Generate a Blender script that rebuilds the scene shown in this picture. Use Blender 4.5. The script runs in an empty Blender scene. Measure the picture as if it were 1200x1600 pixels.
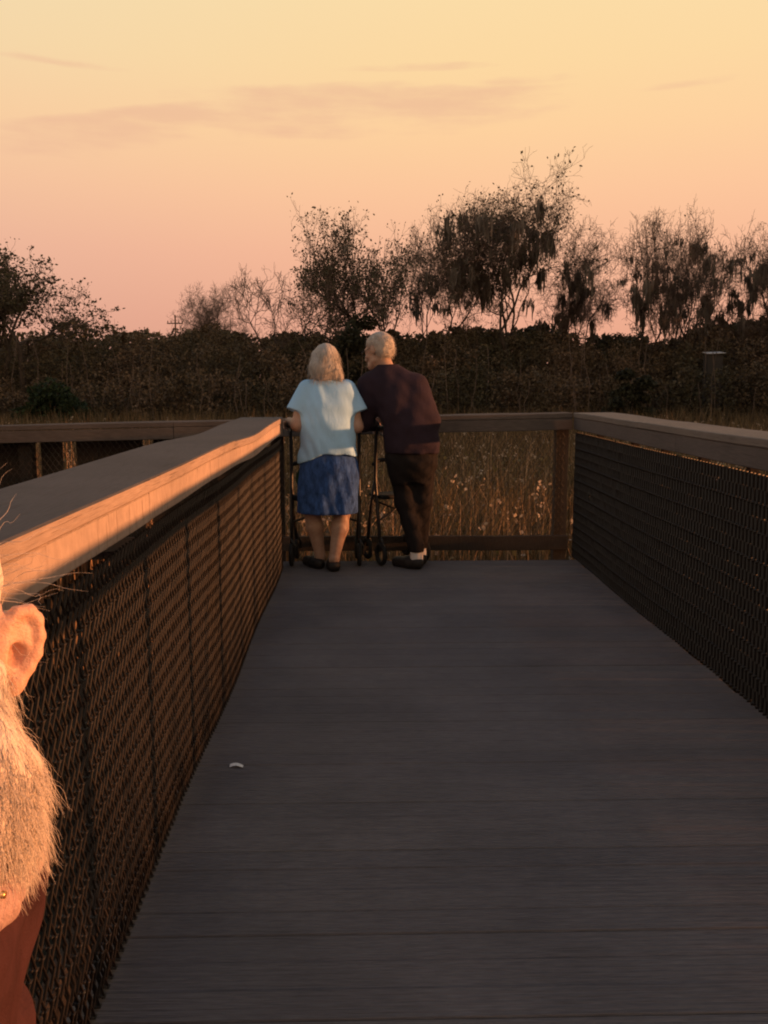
import bpy, math, random
import numpy as np
from mathutils import Vector, Matrix

S = bpy.context.scene
COL = S.collection
R = math.radians


def lin(r, g, b):
    return tuple((c / 255 / 12.92) if c / 255 <= .04045 else ((c / 255 + .055) / 1.055) ** 2.4 for c in (r, g, b)) + (1.0,)


# ------------------------------------------------------------------ camera
CAMZ = 1.26
YAW, PITCH = R(1.43), R(8.27)
cam = bpy.data.cameras.new('camera')
cam.sensor_fit = 'VERTICAL'
cam.sensor_height = 24.0
cam.lens = 24.0 * 1384 / 1600
cam.clip_start = .02
cam.clip_end = 4000
cam_o = bpy.data.objects.new('camera', cam)
COL.objects.link(cam_o)
cam_o.location = (0, 0, CAMZ)
cam_o.rotation_euler = (math.pi / 2 - PITCH, 0, -YAW)
S.camera = cam_o

# ------------------------------------------------------------------ light
EXPOSURE = .55
SUN_AZ, SUN_EL = R(92.5), R(3.1)          # clockwise from +Y
to_sun = Vector((math.sin(SUN_AZ) * math.cos(SUN_EL), math.cos(SUN_AZ) * math.cos(SUN_EL), math.sin(SUN_EL)))

W = bpy.data.worlds.new('World')
S.world = W
W.use_nodes = True
nt = W.node_tree
nt.nodes.clear()


def N(t, typ, **kw):
    n = t.nodes.new(typ)
    for k, v in kw.items():
        setattr(n, k, v)
    return n


def M2(t, op, a, b=None, c=None, clamp=False):
    n = t.nodes.new('ShaderNodeMath')
    n.operation = op
    n.use_clamp = clamp
    for i, v in enumerate((a, b, c)):
        if v is None:
            continue
        if isinstance(v, (int, float)):
            n.inputs[i].default_value = v
        else:
            t.links.new(v, n.inputs[i])
    return n.outputs[0]


def mixc(t, fac, a, b, blend='MIX'):
    n = t.nodes.new('ShaderNodeMix')
    n.data_type = 'RGBA'
    n.blend_type = blend
    for i, v in ((0, fac), (6, a), (7, b)):
        if isinstance(v, (int, float)):
            n.inputs[i].default_value = v
        elif isinstance(v, tuple):
            n.inputs[i].default_value = v
        else:
            t.links.new(v, n.inputs[i])
    return n.outputs[2]


def ramp(t, fac, stops, interp='LINEAR'):
    n = t.nodes.new('ShaderNodeValToRGB')
    n.color_ramp.interpolation = interp
    e = n.color_ramp.elements
    while len(e) < len(stops):
        e.new(.5)
    for i, (p, c) in enumerate(stops):
        e[i].position = p
        e[i].color = c
    t.links.new(fac, n.inputs[0])
    return n.outputs[0]


def build_sky():
    t = nt
    L = t.links.new
    tc = N(t, 'ShaderNodeTexCoord')
    sep = N(t, 'ShaderNodeSeparateXYZ')
    L(tc.outputs['Generated'], sep.inputs[0])
    x, y, z = sep.outputs
    el = M2(t, 'DIVIDE', M2(t, 'ARCSINE', z), math.pi / 2)
    az = M2(t, 'ARCTAN2', x, y)
    d = lambda deg: deg / 90
    cool = ramp(t, el, [(0, lin(204, 150, 138)), (d(4), lin(219, 161, 144)), (d(8), lin(231, 174, 150)), (d(11.5), lin(241, 189, 154)),
                        (d(15), lin(246, 203, 159)), (d(18.5), lin(243, 213, 168)), (d(22), lin(240, 217, 174)),
                        (d(32), lin(196, 190, 172)), (d(50), lin(104, 124, 150)), (1, lin(60, 88, 130))])
    warm = ramp(t, el, [(0, lin(222, 156, 134)), (d(4), lin(236, 167, 141)), (d(8), lin(247, 182, 147)), (d(11.5), lin(253, 196, 152)),
                        (d(15), lin(255, 208, 155)), (d(18.5), lin(254, 216, 159)), (d(22), lin(253, 220, 164)),
                        (d(32), lin(208, 190, 160)), (d(50), lin(106, 124, 148)), (1, lin(60, 88, 130))])
    # warmer towards the sun's side of the sky
    sd = M2(t, 'ADD', M2(t, 'MULTIPLY', x, math.sin(SUN_AZ)), M2(t, 'MULTIPLY', y, math.cos(SUN_AZ)))
    side = N(t, 'ShaderNodeMapRange')
    side.interpolation_type = 'SMOOTHSTEP'
    side.inputs[1].default_value = -.72
    side.inputs[2].default_value = .15
    L(sd, side.inputs[0])
    col = mixc(t, side.outputs[0], cool, warm)
    # thin mauve cloud streaks low in the sky
    cv = N(t, 'ShaderNodeCombineXYZ')
    L(M2(t, 'MULTIPLY', az, 5.0), cv.inputs[0])
    L(M2(t, 'MULTIPLY', el, 95.0), cv.inputs[1])
    n1 = N(t, 'ShaderNodeTexNoise')
    n1.inputs['Scale'].default_value = 1.0
    n1.inputs['Detail'].default_value = 6
    n1.inputs['Roughness'].default_value = .58
    L(cv.outputs[0], n1.inputs['Vector'])
    cv2 = N(t, 'ShaderNodeCombineXYZ')
    L(M2(t, 'MULTIPLY', az, 22.0), cv2.inputs[0])
    L(M2(t, 'MULTIPLY', el, 130.0), cv2.inputs[1])
    n2 = N(t, 'ShaderNodeTexNoise')
    n2.inputs['Scale'].default_value = 1.0
    n2.inputs['Detail'].default_value = 5
    L(cv2.outputs[0], n2.inputs['Vector'])

    def streak(az0, el0, wa, we, tilt, dnf=.75, faint=0.0):
        da = M2(t, 'SUBTRACT', az, R(az0))
        e0 = M2(t, 'SUBTRACT', M2(t, 'MULTIPLY', el, math.pi / 2), R(el0))
        e0 = M2(t, 'SUBTRACT', e0, M2(t, 'MULTIPLY', da, tilt))
        # flat underside, soft top
        up = M2(t, 'MULTIPLY', M2(t, 'MAXIMUM', e0, 0.0), 1 / R(we))
        dn = M2(t, 'MULTIPLY', M2(t, 'MINIMUM', e0, 0.0), 1 / R(we * dnf))
        q = M2(t, 'ADD', M2(t, 'POWER', M2(t, 'MULTIPLY', da, 1 / R(wa)), 2.0), M2(t, 'POWER', M2(t, 'ADD', up, dn), 2.0))
        return M2(t, 'SUBTRACT', 1.0 - faint, q)
    cl = None
    for a in ((-14, 15.4, 10.0, .45, .18, 4.5), (-4.0, 17.0, 8.0, .55, .05, 5.0), (5, 17.0, 8.0, .5, .0, 4.0), (3.5, 18.35, 6.5, .36, .01, .75, .35), (9.5, 17.5, 4.5, .45, .02, .75, .4),
              (-18.5, 17.7, 6, .32, -.02, .75, .5), (19.0, 16.7, 4.5, .34, .02, .75, .35), (-29, 13.6, 7, .5, .12, 3.0), (36, 15, 9, .5, .03, 1.5, .3), (-44, 18, 9, .6, .0, 2.0, .3)):
        s = streak(*a)
        cl = s if cl is None else M2(t, 'MAXIMUM', cl, s)
    nn = M2(t, 'ADD', M2(t, 'MULTIPLY', M2(t, 'SUBTRACT', n1.outputs[0], .5), 1.9), M2(t, 'MULTIPLY', M2(t, 'SUBTRACT', n2.outputs[0], .5), 1.5))
    dens = N(t, 'ShaderNodeMapRange')
    dens.interpolation_type = 'SMOOTHSTEP'
    dens.inputs[1].default_value = -.15
    dens.inputs[2].default_value = 1.25
    L(M2(t, 'ADD', M2(t, 'MAXIMUM', cl, -3.0), nn), dens.inputs[0])
    col = mixc(t, M2(t, 'MULTIPLY', dens.outputs[0], .55), col, lin(233, 178, 147))
    sky = N(t, 'ShaderNodeTexSky')
    sky.sky_type = 'NISHITA'
    sky.sun_disc = False
    sky.sun_elevation = SUN_EL
    sky.sun_rotation = SUN_AZ
    bg1 = N(t, 'ShaderNodeBackground')
    bg1.inputs[1].default_value = .97 / 2 ** EXPOSURE
    L(col, bg1.inputs[0])
    bg2 = N(t, 'ShaderNodeBackground')
    bg2.inputs[1].default_value = .015
    L(sky.outputs[0], bg2.inputs[0])
    add = N(t, 'ShaderNodeAddShader')
    L(bg1.outputs[0], add.inputs[0])
    L(bg2.outputs[0], add.inputs[1])
    out = N(t, 'ShaderNodeOutputWorld')
    L(add.outputs[0], out.inputs[0])


build_sky()

sun = bpy.data.lights.new('sun', 'SUN')
sun.energy = 5.0
sun.angle = R(.6)
sun.color = (1.0, .37, .13)
sun_o = bpy.data.objects.new('sun', sun)
COL.objects.link(sun_o)
sun_o.rotation_euler = to_sun.to_track_quat('Z', 'Y').to_euler()
sun_o.location = (20, -10, 10)

vs = S.view_settings
vs.view_transform = 'Standard'
vs.look = 'None'
vs.exposure = EXPOSURE
vs.gamma = 1
vs.use_curve_mapping = False
S.render.engine = 'CYCLES'
S.cycles.use_denoising = True
S.cycles.max_bounces = 6
S.cycles.filter_width = 2.0


# ------------------------------------------------------------------ helpers
def at(u, v, Y):
    """photo pixel (1200 x 1600) to a point at distance Y, for far things"""
    return ((u - 565.4) / 1384 * Y, Y, CAMZ - (v - 598.9) / 1384 * Y)


def mesh_from(name, V, F, smooth=False):
    V = np.asarray(V, dtype=np.float32)
    me = bpy.data.meshes.new(name)
    if isinstance(F, np.ndarray):
        n, k = F.shape
        me.vertices.add(len(V))
        me.vertices.foreach_set('co', V.ravel())
        me.loops.add(n * k)
        me.loops.foreach_set('vertex_index', F.astype(np.int32).ravel())
        me.polygons.add(n)
        me.polygons.foreach_set('loop_start', np.arange(0, n * k, k, dtype=np.int32))
        me.polygons.foreach_set('loop_total', np.full(n, k, dtype=np.int32))
        me.update(calc_edges=True)
    else:
        me.from_pydata([tuple(map(float, p)) for p in V], [], [tuple(map(int, f)) for f in F])
        me.update()
    if smooth:
        me.polygons.foreach_set('use_smooth', np.ones(len(me.polygons), dtype=bool))
    return me


def link(name, me, m=None, parent=None):
    o = bpy.data.objects.new(name, me)
    COL.objects.link(o)
    if m is not None and me is not None and not me.materials:
        me.materials.append(m)
    if parent is not None:
        o.parent = parent
    return o


def tag(o, label=None, cat=None, group=None, kind=None):
    for k, v in (('label', label), ('category', cat), ('group', group), ('kind', kind)):
        if v:
            o[k] = v
    return o


def empty(name, loc=(0, 0, 0), **kw):
    o = bpy.data.objects.new(name, None)
    COL.objects.link(o)
    o.location = loc
    o.empty_display_size = .1
    return tag(o, **kw)


def part(name, me, m, root):
    """world-space mesh put under root (root only translated / z-rotated)"""
    o = link(name, me, m)
    o.parent = root
    r = root
    mw = Matrix.Identity(4)
    while r is not None:
        mw = Matrix.LocRotScale(r.location, r.rotation_euler, r.scale) @ mw
        r = r.parent
    o.matrix_parent_inverse = mw.inverted()
    return o


class MB:
    def __init__(s):
        s.v, s.f = [], []

    def box(s, c, d, rot=None, bev=0.0):
        c = Vector(c)
        h = [x / 2 for x in d]
        n = len(s.v)
        if bev <= 0:
            pts = [(sx * h[0], sy * h[1], sz * h[2]) for sz in (-1, 1) for sx, sy in ((-1, -1), (1, -1), (1, 1), (-1, 1))]
            fs = [(0, 3, 2, 1), (4, 5, 6, 7), (0, 1, 5, 4), (1, 2, 6, 5), (2, 3, 7, 6), (3, 0, 4, 7)]
        else:
            b = bev
            pts, fs = [], []
            rings = [(-h[2], b), (-h[2] + b, 0), (h[2] - b, 0), (h[2], b)]
            for z, q in rings:
                X, Y = h[0] - q, h[1] - q
                pts += [(-X, -Y, z), (X, -Y, z), (X, Y, z), (-X, Y, z)]
            for i in range(3):
                for k in range(4):
                    a, b2 = i * 4 + k, i * 4 + (k + 1) % 4
                    fs.append((a, b2, b2 + 4, a + 4))
            fs += [(3, 2, 1, 0), (12, 13, 14, 15)]
        for p in pts:
            q = Vector(p)
            if rot is not None:
                q = rot @ q
            s.v.append(c + q)
        s.f += [tuple(i + n for i in f) for f in fs]
        return s

    def tube(s, pts, r, k=8, caps=True):
        pts = [Vector(p) for p in pts]
        rs = r if isinstance(r, (list, tuple)) else [r] * len(pts)
        n0 = len(s.v)
        prev = None
        for i, p in enumerate(pts):
            d = (pts[min(i + 1, len(pts) - 1)] - pts[max(i - 1, 0)]).normalized()
            if prev is None:
                a = d.orthogonal().normalized()
            else:
                a = (prev - d * prev.dot(d)).normalized()
            prev = a
            b = d.cross(a)
            for j in range(k):
                t = 2 * math.pi * j / k
                s.v.append(p + (a * math.cos(t) + b * math.sin(t)) * rs[i])
        for i in range(len(pts) - 1):
            for j in range(k):
                a0 = n0 + i * k + j
                a1 = n0 + i * k + (j + 1) % k
                s.f.append((a0, a1, a1 + k, a0 + k))
        if caps:
            s.f.append(tuple(n0 + j for j in reversed(range(k))))
            e = n0 + (len(pts) - 1) * k
            s.f.append(tuple(e + j for j in range(k)))
        return s

    def torus(s, c, ax, R0, r, n=28, k=8):
        c, ax = Vector(c), Vector(ax).normalized()
        a = ax.orthogonal().normalized()
        b = ax.cross(a)
        n0 = len(s.v)
        for i in range(n):
            t = 2 * math.pi * i / n
            dr = a * math.cos(t) + b * math.sin(t)
            for j in range(k):
                q = 2 * math.pi * j / k
                s.v.append(c + dr * (R0 + r * math.cos(q)) + ax * r * math.sin(q))
        for i in range(n):
            for j in range(k):
                s.f.append((n0 + i * k + j, n0 + ((i + 1) % n) * k + j, n0 + ((i + 1) % n) * k + (j + 1) % k, n0 + i * k + (j + 1) % k))
        return s

    def mesh(s, name, smooth=False):
        return mesh_from(name, s.v, s.f, smooth)


# ------------------------------------------------------------------ materials
def new_mat(name):
    m = bpy.data.materials.new(name)
    m.use_nodes = True
    t = m.node_tree
    b = t.nodes['Principled BSDF']
    return m, t, b


def noise(t, scale, detail=4, rough=.55, vec=None, stretch=None, coord='Object'):
    n = N(t, 'ShaderNodeTexNoise')
    n.inputs['Scale'].default_value = scale
    n.inputs['Detail'].default_value = detail
    n.inputs['Roughness'].default_value = rough
    if vec is None:
        tc = N(t, 'ShaderNodeTexCoord')
        vec = tc.outputs[coord]
    if stretch:
        mp = N(t, 'ShaderNodeMapping')
        mp.inputs['Scale'].default_value = stretch
        t.links.new(vec, mp.inputs[0])
        vec = mp.outputs[0]
    t.links.new(vec, n.inputs['Vector'])
    return n.outputs[0]


def geo_pos(t):
    return N(t, 'ShaderNodeNewGeometry').outputs['Position']


def bump(t, b, h, strength, dist):
    n = N(t, 'ShaderNodeBump')
    n.inputs['Strength'].default_value = strength
    n.inputs['Distance'].default_value = dist
    t.links.new(h, n.inputs['Height'])
    t.links.new(n.outputs[0], b.inputs['Normal'])


def simple(name, c, rough=.8, var=.25, scale=20, spec=.3, metal=0, bmp=0, stretch=None):
    m, t, b = new_mat(name)
    n = noise(t, scale, 5, .6, vec=geo_pos(t), stretch=stretch)
    lo = tuple(x * (1 - var) for x in c) + (1,)
    hi = tuple(min(1, x * (1 + var)) for x in c) + (1,)
    t.links.new(ramp(t, n, [(.3, lo), (.7, hi)]), b.inputs['Base Color'])
    b.inputs['Roughness'].default_value = rough
    b.inputs['Specular IOR Level'].default_value = spec
    b.inputs['Metallic'].default_value = metal
    if bmp:
        bump(t, b, n, .6, bmp)
    return m


def wood(name, c, stretch, scale=14, rough=.85, spec=.2, rib=None, var=.35, stain=.5):
    m, t, b = new_mat(name)
    P = geo_pos(t)
    g = noise(t, scale, 8, .65, vec=P, stretch=stretch)
    big = noise(t, 1.7, 4, .6, vec=P)
    oi = N(t, 'ShaderNodeObjectInfo')
    base = ramp(t, g, [(.25, tuple(x * (1 - var) for x in c) + (1,)), (.5, tuple(c) + (1,)), (.75, tuple(x * (1 + var) for x in c) + (1,))])
    base = mixc(t, 1.0, base, ramp(t, big, [(.3, (1 - stain * .6,) * 3 + (1,)), (.65, (1.08, 1.06, 1.04, 1))]), 'MULTIPLY')
    base = mixc(t, 1.0, base, ramp(t, oi.outputs['Random'], [(0, (.93, .93, .94, 1)), (1, (1.06, 1.05, 1.03, 1))]), 'MULTIPLY')
    ck = noise(t, 3.2, 3, .7, vec=P, stretch=tuple(2.2 * q if q > 8 else .35 * q for q in stretch))
    base = mixc(t, 1.0, base, ramp(t, ck, [(.60, (1, 1, 1, 1)), (.66, (.62, .60, .58, 1))]), 'MULTIPLY')
    t.links.new(base, b.inputs['Base Color'])
    b.inputs['Roughness'].default_value = rough
    b.inputs['Specular IOR Level'].default_value = spec
    h = M2(t, 'SUBTRACT', g, M2(t, 'MULTIPLY', M2(t, 'GREATER_THAN', ck, .62), .25))
    if rib:
        sp = N(t, 'ShaderNodeSeparateXYZ')
        t.links.new(P, sp.inputs[0])
        wv = M2(t, 'SINE', M2(t, 'MULTIPLY', sp.outputs[1], 2 * math.pi / rib))
        h = M2(t, 'ADD', M2(t, 'MULTIPLY', wv, .9), g)
    bump(t, b, h, .7, .004)
    return m


def leafy(name, c, var=.5, rough=.7, trans=.25):
    m, t, b = new_mat(name)
    gi = N(t, 'ShaderNodeNewGeometry')
    lo = tuple(x * (1 - var) for x in c) + (1,)
    hi = tuple(x * (1 + var) for x in c) + (1,)
    cc = ramp(t, gi.outputs['Random Per Island'], [(0, lo), (1, hi)])
    t.links.new(cc, b.inputs['Base Color'])
    b.inputs['Roughness'].default_value = rough
    b.inputs['Specular IOR Level'].default_value = .2
    if trans:
        tr = N(t, 'ShaderNodeBsdfTranslucent')
        t.links.new(cc, tr.inputs[0])
        mx = N(t, 'ShaderNodeMixShader')
        mx.inputs[0].default_value = trans
        t.links.new(b.outputs[0], mx.inputs[1])
        t.links.new(tr.outputs[0], mx.inputs[2])
        t.links.new(mx.outputs[0], t.nodes['Material Output'].inputs[0])
    return m


MAT = {}
MAT['deck'] = wood('deck_wood', (.160, .146, .150), (3, 60, 60), 6, rib=.0175, spec=.12, stain=.35)
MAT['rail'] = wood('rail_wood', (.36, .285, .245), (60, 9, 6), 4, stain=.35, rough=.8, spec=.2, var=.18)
MAT['cap'] = wood('cap_wood', (.076, .077, .088), (40, 3, 40), 5, stain=.4, rough=.75, spec=.2, var=.2)
def paler_sides(m, edge):  # upward faces keep the dark grey, all other faces are multiplied paler
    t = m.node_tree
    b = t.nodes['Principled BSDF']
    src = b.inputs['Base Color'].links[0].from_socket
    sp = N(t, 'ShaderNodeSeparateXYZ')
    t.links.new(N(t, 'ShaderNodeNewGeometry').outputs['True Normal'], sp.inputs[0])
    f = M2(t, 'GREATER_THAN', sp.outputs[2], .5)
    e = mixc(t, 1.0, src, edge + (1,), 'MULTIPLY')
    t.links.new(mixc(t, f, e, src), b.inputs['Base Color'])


paler_sides(MAT['cap'], (4.2, 3.3, 2.5))
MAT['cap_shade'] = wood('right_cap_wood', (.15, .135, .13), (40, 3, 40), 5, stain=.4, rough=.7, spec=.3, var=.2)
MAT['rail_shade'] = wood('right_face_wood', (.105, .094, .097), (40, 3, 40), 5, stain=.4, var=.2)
MAT['rail_x'] = wood('rail_wood_cross', (.105, .092, .088), (3, 40, 40), 5, stain=.45)
MAT['post'] = wood('post_wood', (.055, .045, .040), (40, 40, 4), 6)
MAT['wire'] = simple('coated_wire', (.014, .011, .010), .55, .4, 60, .4)
MAT['bolt'] = simple('galvanised', (.35, .34, .33), .45, .2, 80, .5, .8)
MAT['marsh'] = simple('marsh_ground', (.045, .038, .024), .95, .5, .9, .1)
MAT['bark'] = simple('bark', (.075, .060, .050), .95, .4, 3, .1)
MAT['twig'] = simple('twigs', (.17, .125, .10), .95, .3, 1, .1)
MAT['moss'] = leafy('spanish_moss', (.17, .145, .12), .35, .95, .15)
MAT['leaf_oak'] = leafy('oak_leaves', (.105, .092, .056), .5)
MAT['leaf_dry'] = leafy('dry_leaves', (.085, .058, .034), .5)
MAT['thicket'] = leafy('thicket_leaves', (.13, .102, .072), .6)
def patch(m, a, b):
    t = m.node_tree
    bs = t.nodes['Principled BSDF']
    src = bs.inputs['Base Color'].links[0].from_socket
    n = noise(t, .22, 3, .6, vec=geo_pos(t), stretch=(1, .6, .55))
    cc = mixc(t, 1.0, src, ramp(t, n, [(.38, a + (1,)), (.62, b + (1,))]), 'MULTIPLY')
    for l in list(src.links):
        if l.to_socket.name in ('Base Color', 'Color') and l.to_node.type in ('BSDF_PRINCIPLED', 'BSDF_TRANSLUCENT'):
            t.links.new(cc, l.to_socket)


patch(MAT['thicket'], (.62, .68, .55), (1.3, 1.12, .98))
MAT['bush'] = leafy('bush_leaves', (.045, .046, .028), .5)
MAT['greenbush'] = leafy('green_bush_leaves', (.030, .046, .020), .5)
MAT['grass'] = leafy('marsh_grass', (.125, .088, .046), .55)
MAT['reed'] = leafy('dry_reeds', (.34, .22, .13), .5, .7, .3)
MAT['seed'] = leafy('seed_heads', (.44, .35, .26), .35, .8, .3)
MAT['pad'] = leafy('broad_leaves', (.16, .12, .05), .6, .5, .3)


# ------------------------------------------------------------------ boardwalk structure
XL, XR = -.533, 1.533          # inner faces
Y_END = 6.42
ground_z = -1.0


def build_ground():
    n = 60
    xs = np.linspace(-1, 1, n)
    a = np.sign(xs) * np.abs(xs) ** 2.2 * 1500
    X, Y = np.meshgrid(a, a + 30, indexing='ij')
    rng = np.random.default_rng(5)
    Z = ground_z - .05 + .12 * np.sin(X * .31) * np.sin(Y * .27) + rng.normal(0, .03, X.shape)
    V = np.stack([X, Y, Z], -1).reshape(-1, 3)
    i, j = np.meshgrid(np.arange(n - 1), np.arange(n - 1), indexing='ij')
    k = (i * n + j).ravel()
    F = np.stack([k, k + n, k + n + 1, k + 1], -1)
    o = link('marsh_ground', mesh_from('marsh_ground', V, F, True), MAT['marsh'])
    tag(o, 'dark wet marsh ground around the boardwalk', 'ground', kind='structure')


build_ground()


def build_deck():
    rng = random.Random(11)
    root = empty('boardwalk_deck', (0, 0, 0), label='grey brown ribbed plank deck of the boardwalk', cat='deck', kind='structure')
    pitch_, wd = .0925, .0910
    y = -3.2
    shapes = []
    for s in range(6):
        mb = MB()
        mb.box((0, 0, 0), (1.0, wd, .036), bev=.003)
        shapes.append(mb.mesh('plank'))
        shapes[-1].materials.append(MAT['deck'])
    k = 0
    while y < 6.32 - wd:
        o = bpy.data.objects.new('plank', shapes[k % 6])
        COL.objects.link(o)
        x0 = -.64 + rng.uniform(-.01, .01)
        x1 = XR + .012 + rng.uniform(-.010, .014)
        if y < -.3:
            x0 = -4.6
        if y < .3:
            x1 = 4.5
        o.location = ((x0 + x1) / 2, y + wd / 2, -.018 + rng.uniform(-.001, .001))
        o.scale = (x1 - x0, 1, 1)
        o.rotation_euler = (rng.uniform(-.004, .004), 0, rng.uniform(-.0012, .0012))
        o.parent = root
        y += pitch_
        k += 1
    # joists under the planks
    for x in (-.5, .5, 1.4):
        mb = MB().box((x, 1.5, -.136), (.05, 9.4, .19))
        part('joist', mb.mesh('joist'), MAT['post'], root)


build_deck()


def tube_segments(A, B, ra, rb, k=4):
    """many straight tapered tubes at once"""
    A, B = np.asarray(A, float), np.asarray(B, float)
    n = len(A)
    d = B - A
    d /= np.maximum(np.linalg.norm(d, axis=1, keepdims=True), 1e-9)
    ref = np.where(np.abs(d[:, 2:3]) < .9, np.array([[0, 0, 1.]]), np.array([[1., 0, 0]]))
    u = np.cross(d, ref)
    u /= np.linalg.norm(u, axis=1, keepdims=True)
    v = np.cross(d, u)
    th = np.arange(k) * 2 * np.pi / k
    ring = u[:, None] * np.cos(th)[None, :, None] + v[:, None] * np.sin(th)[None, :, None]
    ra = np.broadcast_to(np.asarray(ra, float), (n,))
    rb = np.broadcast_to(np.asarray(rb, float), (n,))
    V = np.concatenate([A[:, None] + ring * ra[:, None, None], B[:, None] + ring * rb[:, None, None]], 1).reshape(-1, 3)
    j = np.arange(k)
    q = np.stack([j, (j + 1) % k, (j + 1) % k + k, j + k], -1)
    F = (q[None] + (np.arange(n) * 2 * k)[:, None, None]).reshape(-1, 4)
    return V, F


def chain_mesh(name, o, d, length, z0, z1, nrm, seed=0, D=.036, Vd=.108, r=.0007, depth=.011, bond=(.0035, .008)):
    """expanded diamond mesh: thin strands standing on edge"""
    rng = np.random.default_rng(seed)
    o, d, nrm = np.array(o, float), np.array(d, float), np.array(nrm, float)
    w = D / 2
    J = int((z1 - z0) / (Vd / 2))
    A, B = [], []
    for k in range(int(length / w)):
        j = np.arange(J + 1)
        odd = (j + k) % 2
        s = (k + odd) * w + rng.normal(0, .0007, J + 1)
        n = np.where(odd == 1, .0035, -.0035) + rng.normal(0, .0006, J + 1) + .006 * math.sin(k * .05)
        P = o + s[:, None] * d + n[:, None] * nrm
        P[:, 2] += z0 + j * (z1 - z0) / J
        A.append(P[:-1])
        B.append(P[1:])
    A, B = np.concatenate(A), np.concatenate(B)
    n = len(A)
    dv = B - A
    dv /= np.linalg.norm(dv, axis=1, keepdims=True)
    v = np.cross(dv, nrm)
    v /= np.linalg.norm(v, axis=1, keepdims=True)
    ring = np.stack([nrm * depth / 2 + v * r, nrm * depth / 2 - v * r, -nrm * depth / 2 - v * r, -nrm * depth / 2 + v * r], 1)
    V = np.concatenate([A[:, None] + ring, B[:, None] + ring], 1).reshape(-1, 3)
    j = np.arange(4)
    q = np.stack([j, (j + 1) % 4, (j + 1) % 4 + 4, j + 4], -1)
    F = (q[None] + (np.arange(n) * 8)[:, None, None]).reshape(-1, 4)
    if bond:
        # the bonds, where two strands run together
        bw, bh = bond
        C = A[::2] if J % 2 == 0 else A
        C = C + nrm * 0
        up = np.array([0, 0, 1.])
        m = len(C)
        c8 = [C + d * (sx * bw) + up * (sz * bh) + nrm * (sn * depth * .62) for sn in (-1, 1) for sx, sz in ((-1, 0), (0, -1), (1, 0), (0, 1))]
        V2 = np.stack(c8, 1).reshape(-1, 3)
        fq = np.array([(0, 1, 2, 3), (7, 6, 5, 4), (0, 4, 5, 1), (1, 5, 6, 2), (2, 6, 7, 3), (3, 7, 4, 0)])
        F2 = (fq[None] + (np.arange(m) * 8)[:, None, None]).reshape(-1, 4) + len(V)
        V, F = np.concatenate([V, V2]), np.concatenate([F, F2])
    return mesh_from(name, V, F)


def warped_board(c0, c1, wid, thk, axis, zoff=lambda t: 0, seed=0, n=14, lat=lambda t: 0):
    """long board along y or x from c0 to c1 with slight sag; wid across, thk up"""
    rng = random.Random(seed)
    mb = MB()
    ch = .004
    prof = [(-wid / 2 + ch, -thk / 2), (wid / 2 - ch, -thk / 2), (wid / 2, -thk / 2 + ch), (wid / 2, thk / 2 - ch),
            (wid / 2 - ch, thk / 2), (-wid / 2 + ch, thk / 2), (-wid / 2, thk / 2 - ch), (-wid / 2, -thk / 2 + ch)]
    c0, c1 = Vector(c0), Vector(c1)
    ph = rng.uniform(0, 6)
    for i in range(n + 1):
        t = i / n
        c = c0.lerp(c1, t)
        y = c.y if axis == 'y' else c.x
        c = c + Vector((0, 0, zoff(y) + .0015 * math.sin(t * 7 + ph)))
        tw = .008 * math.sin(t * 5 + ph)
        for a, b in prof:
            a2, b2 = a - b * tw, b + a * tw
            if axis == 'y':
                mb.v.append(c + Vector((a2 + lat(y), 0, b2)))
            else:
                mb.v.append(c + Vector((0, a2 + lat(y), b2)))
    for i in range(n):
        for j in range(8):
            a, b = i * 8 + j, i * 8 + (j + 1) % 8
            mb.f.append((a, b, b + 8, a + 8))
    mb.f.append(tuple(range(7, -1, -1)))
    mb.f.append(tuple(n * 8 + j for j in range(8)))
    return mb


def side_railing(name, label, xin, sgn, y0, y1, top, sag, cap_cuts, face_cuts, face_h, post_ys, seed, pw=.09):
    """sgn -1: left rail (outside is -x)."""
    root = empty(name, (xin, y0, 0), label=label, cat='railing')
    cw, ct = .285, .036
    for i in range(len(cap_cuts) - 1):
        a, b = cap_cuts[i] + .002, cap_cuts[i + 1] - .002
        mb = warped_board((xin + sgn * cw / 2 - sgn * .004, a, top - ct / 2), (xin + sgn * cw / 2 - sgn * .004, b, top - ct / 2), cw, ct, 'y', sag, seed + i)
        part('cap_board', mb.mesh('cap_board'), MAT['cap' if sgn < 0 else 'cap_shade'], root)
    for i in range(len(face_cuts) - 1):
        a, b = face_cuts[i] + .0015, face_cuts[i + 1] - .0015
        fh = face_h - ct - .0006
        zc = top - ct - .0006 - fh / 2
        mb = warped_board((xin + sgn * .019, a, zc), (xin + sgn * .019, b, zc), .036, fh, 'y', sag, seed + 20 + i)
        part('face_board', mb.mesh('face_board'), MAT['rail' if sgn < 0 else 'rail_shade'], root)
    me = chain_mesh('wire_mesh', (xin + sgn * .013, y0 + .02, 0), (0, 1, 0), y1 - y0 - .04, .008, top - face_h - .022, (1, 0, 0), seed, **(dict(depth=.0055, r=.00045, D=.030, Vd=.096, bond=(.0080, .0022)) if sgn < 0 else dict(depth=.019)))
    part('wire_mesh', me, MAT['wire'], root)
    mb = warped_board((xin + sgn * .060, y0, .09), (xin + sgn * .060, y1, .09), .036, .09, 'y', lambda y: 0, seed + 40)
    part('bottom_rail', mb.mesh('bottom_rail'), MAT['post'], root)
    for y in post_ys:
        mb = MB().box((xin + sgn * .145, y, (top - ct - .003 + sag(y) + ground_z - .3) / 2), (pw, pw, top - ct - .006 + sag(y) - ground_z + .3), bev=.005)
        part('post', mb.mesh('post'), MAT['post'], root)
    return root


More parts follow.
